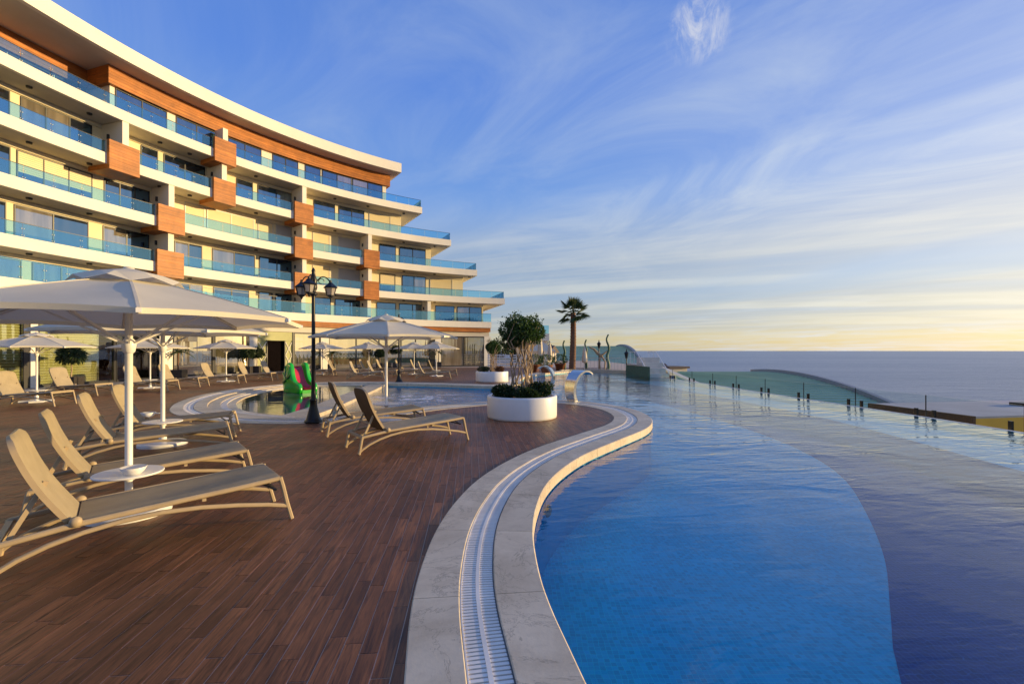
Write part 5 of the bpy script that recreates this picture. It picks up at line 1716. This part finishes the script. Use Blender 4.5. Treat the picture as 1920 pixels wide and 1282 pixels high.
# wavy green poles
def wavy(label, loc, h, amp, lean=0.0):
    t = thing('wavy_pole', label, 'sculpture', loc, group='wavy green poles on the far terrace')
    pts, rr = [], []
    for k in range(30):
        u = k / 29
        pts.append((amp * math.sin(u * 13) * (0.4 + 0.6 * u) + lean * u, 0.03 * math.cos(u * 13), h * u)); rr.append(0.15 - 0.09 * u)
    MB().tube(pts, rr, 8).build('shaft', M['sculpt'], t)
    MB().lathe([(0.0, 0.0), (0.22, 0.0), (0.22, 0.06), (0.12, 0.1)], 12).build('foot', M['black'], t)
    return t
wavy('tallest wavy green pole, right of the lantern post', (8.05, 38.2, 0), 3.0, 0.12)
wavy('short wavy green pole left of the palm trunk', (4.45, 38.9, 0), 2.5, 0.08)
wavy('wavy green pole right of the palm, above the folded parasol', (6.5, 40.0, 0), 2.6, 0.09)
br = thing('driftwood_arch', 'twisted dark branch arching between the green poles', 'sculpture', (7.15, 38.6, 0))
MB().tube([(-0.6, 0, 1.95), (-0.2, 0, 1.75), (0.1, 0, 1.4), (0.35, 0, 1.25), (0.6, 0, 1.35), (0.9, 0, 1.6)], [0.05, 0.09, 0.13, 0.12, 0.08, 0.04], 7).tube([(0.35, 0, 1.25), (0.25, 0, 0.6), (0.3, 0, 0.0)], [0.1, 0.08, 0.09], 7).tube([(0.4, 0, 1.25), (0.75, 0, 0.7), (0.7, 0, 0.0)], [0.09, 0.07, 0.08], 7).build('branch', M['bark'], br)
def lantern(label, loc, h):
    t = thing('lantern_post', label, 'lantern', loc, group='lantern posts on the far terrace')
    MB().tube([(0, 0, 0), (0, 0, h - 0.7)], [0.05, 0.04], 8).build('post', M['black'], t)
    MB().lathe([(0.0, h - 0.72), (0.08, h - 0.70), (0.15, h - 0.35), (0.20, h - 0.33), (0.05, h - 0.16), (0.03, h), (0.0, h)], 8, smooth=False).build('lantern', M['black'], t)
    return t
lantern('slim lantern post between the wavy poles', (7.45, 39.0, 0), 2.55)
lantern('stout dark lantern on a post beside the far steps', (8.75, 34.8, 0), 1.75)
# folded parasols, tent, planters
def folded(label, loc, h):
    t = thing('folded_parasol', label, 'parasol', loc, group='folded parasols on the far terrace')
    MB().tube([(0, 0, 0), (0, 0, h)], 0.03, 8).build('pole', M['pole'], t)
    MB().lathe([(0.03, h * 0.30), (0.22, h * 0.34), (0.24, h * 0.45), (0.15, h * 0.80), (0.04, h * 1.0), (0.0, h * 1.01)], 10).build('canopy', M['cloth'], t)
    return t
folded('folded cream parasol right of the palm trunk', (6.05, 37.9, 0), 2.0)
folded('folded cream parasol standing at the terrace edge left of the palm', (3.4, 41.0, 0), 2.4)
folded('tall folded pinkish parasol just right of the braided crown', (2.35, 38.0, 0), 3.1)
tent = thing('garden_tent', 'small pale tent with a pointed roof behind the far terrace', 'tent', (3.0, 46.0, 0))
m = MB(); m.add([(-1.3, -1.3, 1.6), (1.3, -1.3, 1.6), (1.3, 1.3, 1.6), (-1.3, 1.3, 1.6), (0, 0, 2.6)], [(0, 1, 4), (1, 2, 4), (2, 3, 4), (3, 0, 4)]); m.build('roof', M['cloth'], tent)
for sx in (-1, 1):
    for sy in (-1, 1):
        MB().box((sx * 1.2, sy * 1.2, 0.8), (0.08, 0.08, 1.6)).build('leg', M['white'], tent)
def tpot(label, loc, seed, h=0.55):
    rnd = random.Random(seed)
    t = thing('terracotta_planter', label, 'potted plant', loc, group='terracotta planters on the far terrace')
    MB().lathe([(0.0, 0.0), (0.34, 0.0), (0.46, 0.50), (0.50, 0.50), (0.50, 0.58), (0.42, 0.58), (0.40, 0.5), (0.0, 0.5)], 16).build('pot', M['terracotta'], t)
    leaves(MB(), [((0, 0, 0.9), (0.62, 0.6, 0.42))], 700, 0.11, rnd).build('foliage', M['leaf'], t)
    return t
tpot('green bush in a terracotta pot left of the palm', (2.55, 33.8, 0.0), 31)
tpot('smaller terracotta pot with bush beside the braided trunk', (1.75, 35.5, 0.0), 32)
tpot('dark bush in a pot at the palm foot', (4.05, 38.2, 0.0), 33)
# white lattice fence and dark trees at the hotel's far end
lf = thing('lattice_fence', 'white lattice fence behind the farther planter', 'fence', (-0.3, 44.5, 0))
for q in range(9):
    MB().box((-2.0 + q * 0.55, 0, 0.65), (0.06, 0.06, 1.3)).build('post', M['white'], lf)
for q in range(5):
    MB().box((0.2, -0.06, 0.22 + q * 0.24), (4.6, 0.03, 0.12)).build('slat', M['white'], lf)
def far_tree(label, loc, rr, seed, n=1300):
    rnd = random.Random(seed)
    t = thing('hill_tree', label, 'tree', loc, group='trees behind the hotel end')
    MB().tube([(0, 0, -3), (0.1, 0, rr[2] * 0.6)], [0.2, 0.12], 6).build('trunk', M['palmbark'], t)
    bl = [((rnd.uniform(-0.5, 0.5) * rr[0], rnd.uniform(-0.5, 0.5) * rr[1], rr[2] * rnd.uniform(0.6, 1.1)), (rr[0] * 0.6, rr[1] * 0.6, rr[2] * 0.45)) for _ in range(5)]
    leaves(MB(), bl, n, 0.34, rnd).build('crown', M['hilltree'], t)
    return t
for q, (x, y, r_) in enumerate([(-2.6, 62, 2.4), (0.6, 66, 2.2), (3.6, 70, 2.3), (1.6, 58, 1.6)]):
    far_tree(['dark tree at the very end of the hotel', 'dark tree between the two braided trees, far behind', 'dark tree behind the pale tent', 'small dark tree above the white lattice fence'][q], (x, y, 0), (r_, r_, r_ * 0.95), 60 + q)

# small things on the deck and in the pool
inl = thing('pool_inlet', 'small round pale inlet cover on the blue pool floor', 'inlet', (1.0, 3.0, -1.04))
MB().lathe([(0.0, 0.02), (0.05, 0.02), (0.065, 0.0)], 20).build('cover', M['turq'], inl)
sk = thing('underwater_lamp', 'dark round fitting on the pool wall under the curved coping', 'pool fitting', (0.44, 5.62, -0.33), R(-28), sc=0.75)
MB().lathe([(0.0, 0.04), (0.07, 0.045), (0.10, 0.02), (0.10, 0.0)], 20).build('housing', M['frame'], sk).rotation_euler = (0, R(90), 0)

# unseen wall of guessed form, put beside the pool to shade the near deck
gw = thing('shade_wall', 'unseen rendered wall beside the pool, added to cast shade on the near deck', 'wall', (13.2, -3.0, 0))
MB().box((0, 0, -0.98), (0.35, 11.6, 6.0)).build('wall', M['stucco'], gw)
MB().box((0, 0, 2.06), (0.5, 11.7, 0.08)).build('cap', M['stone'], gw)
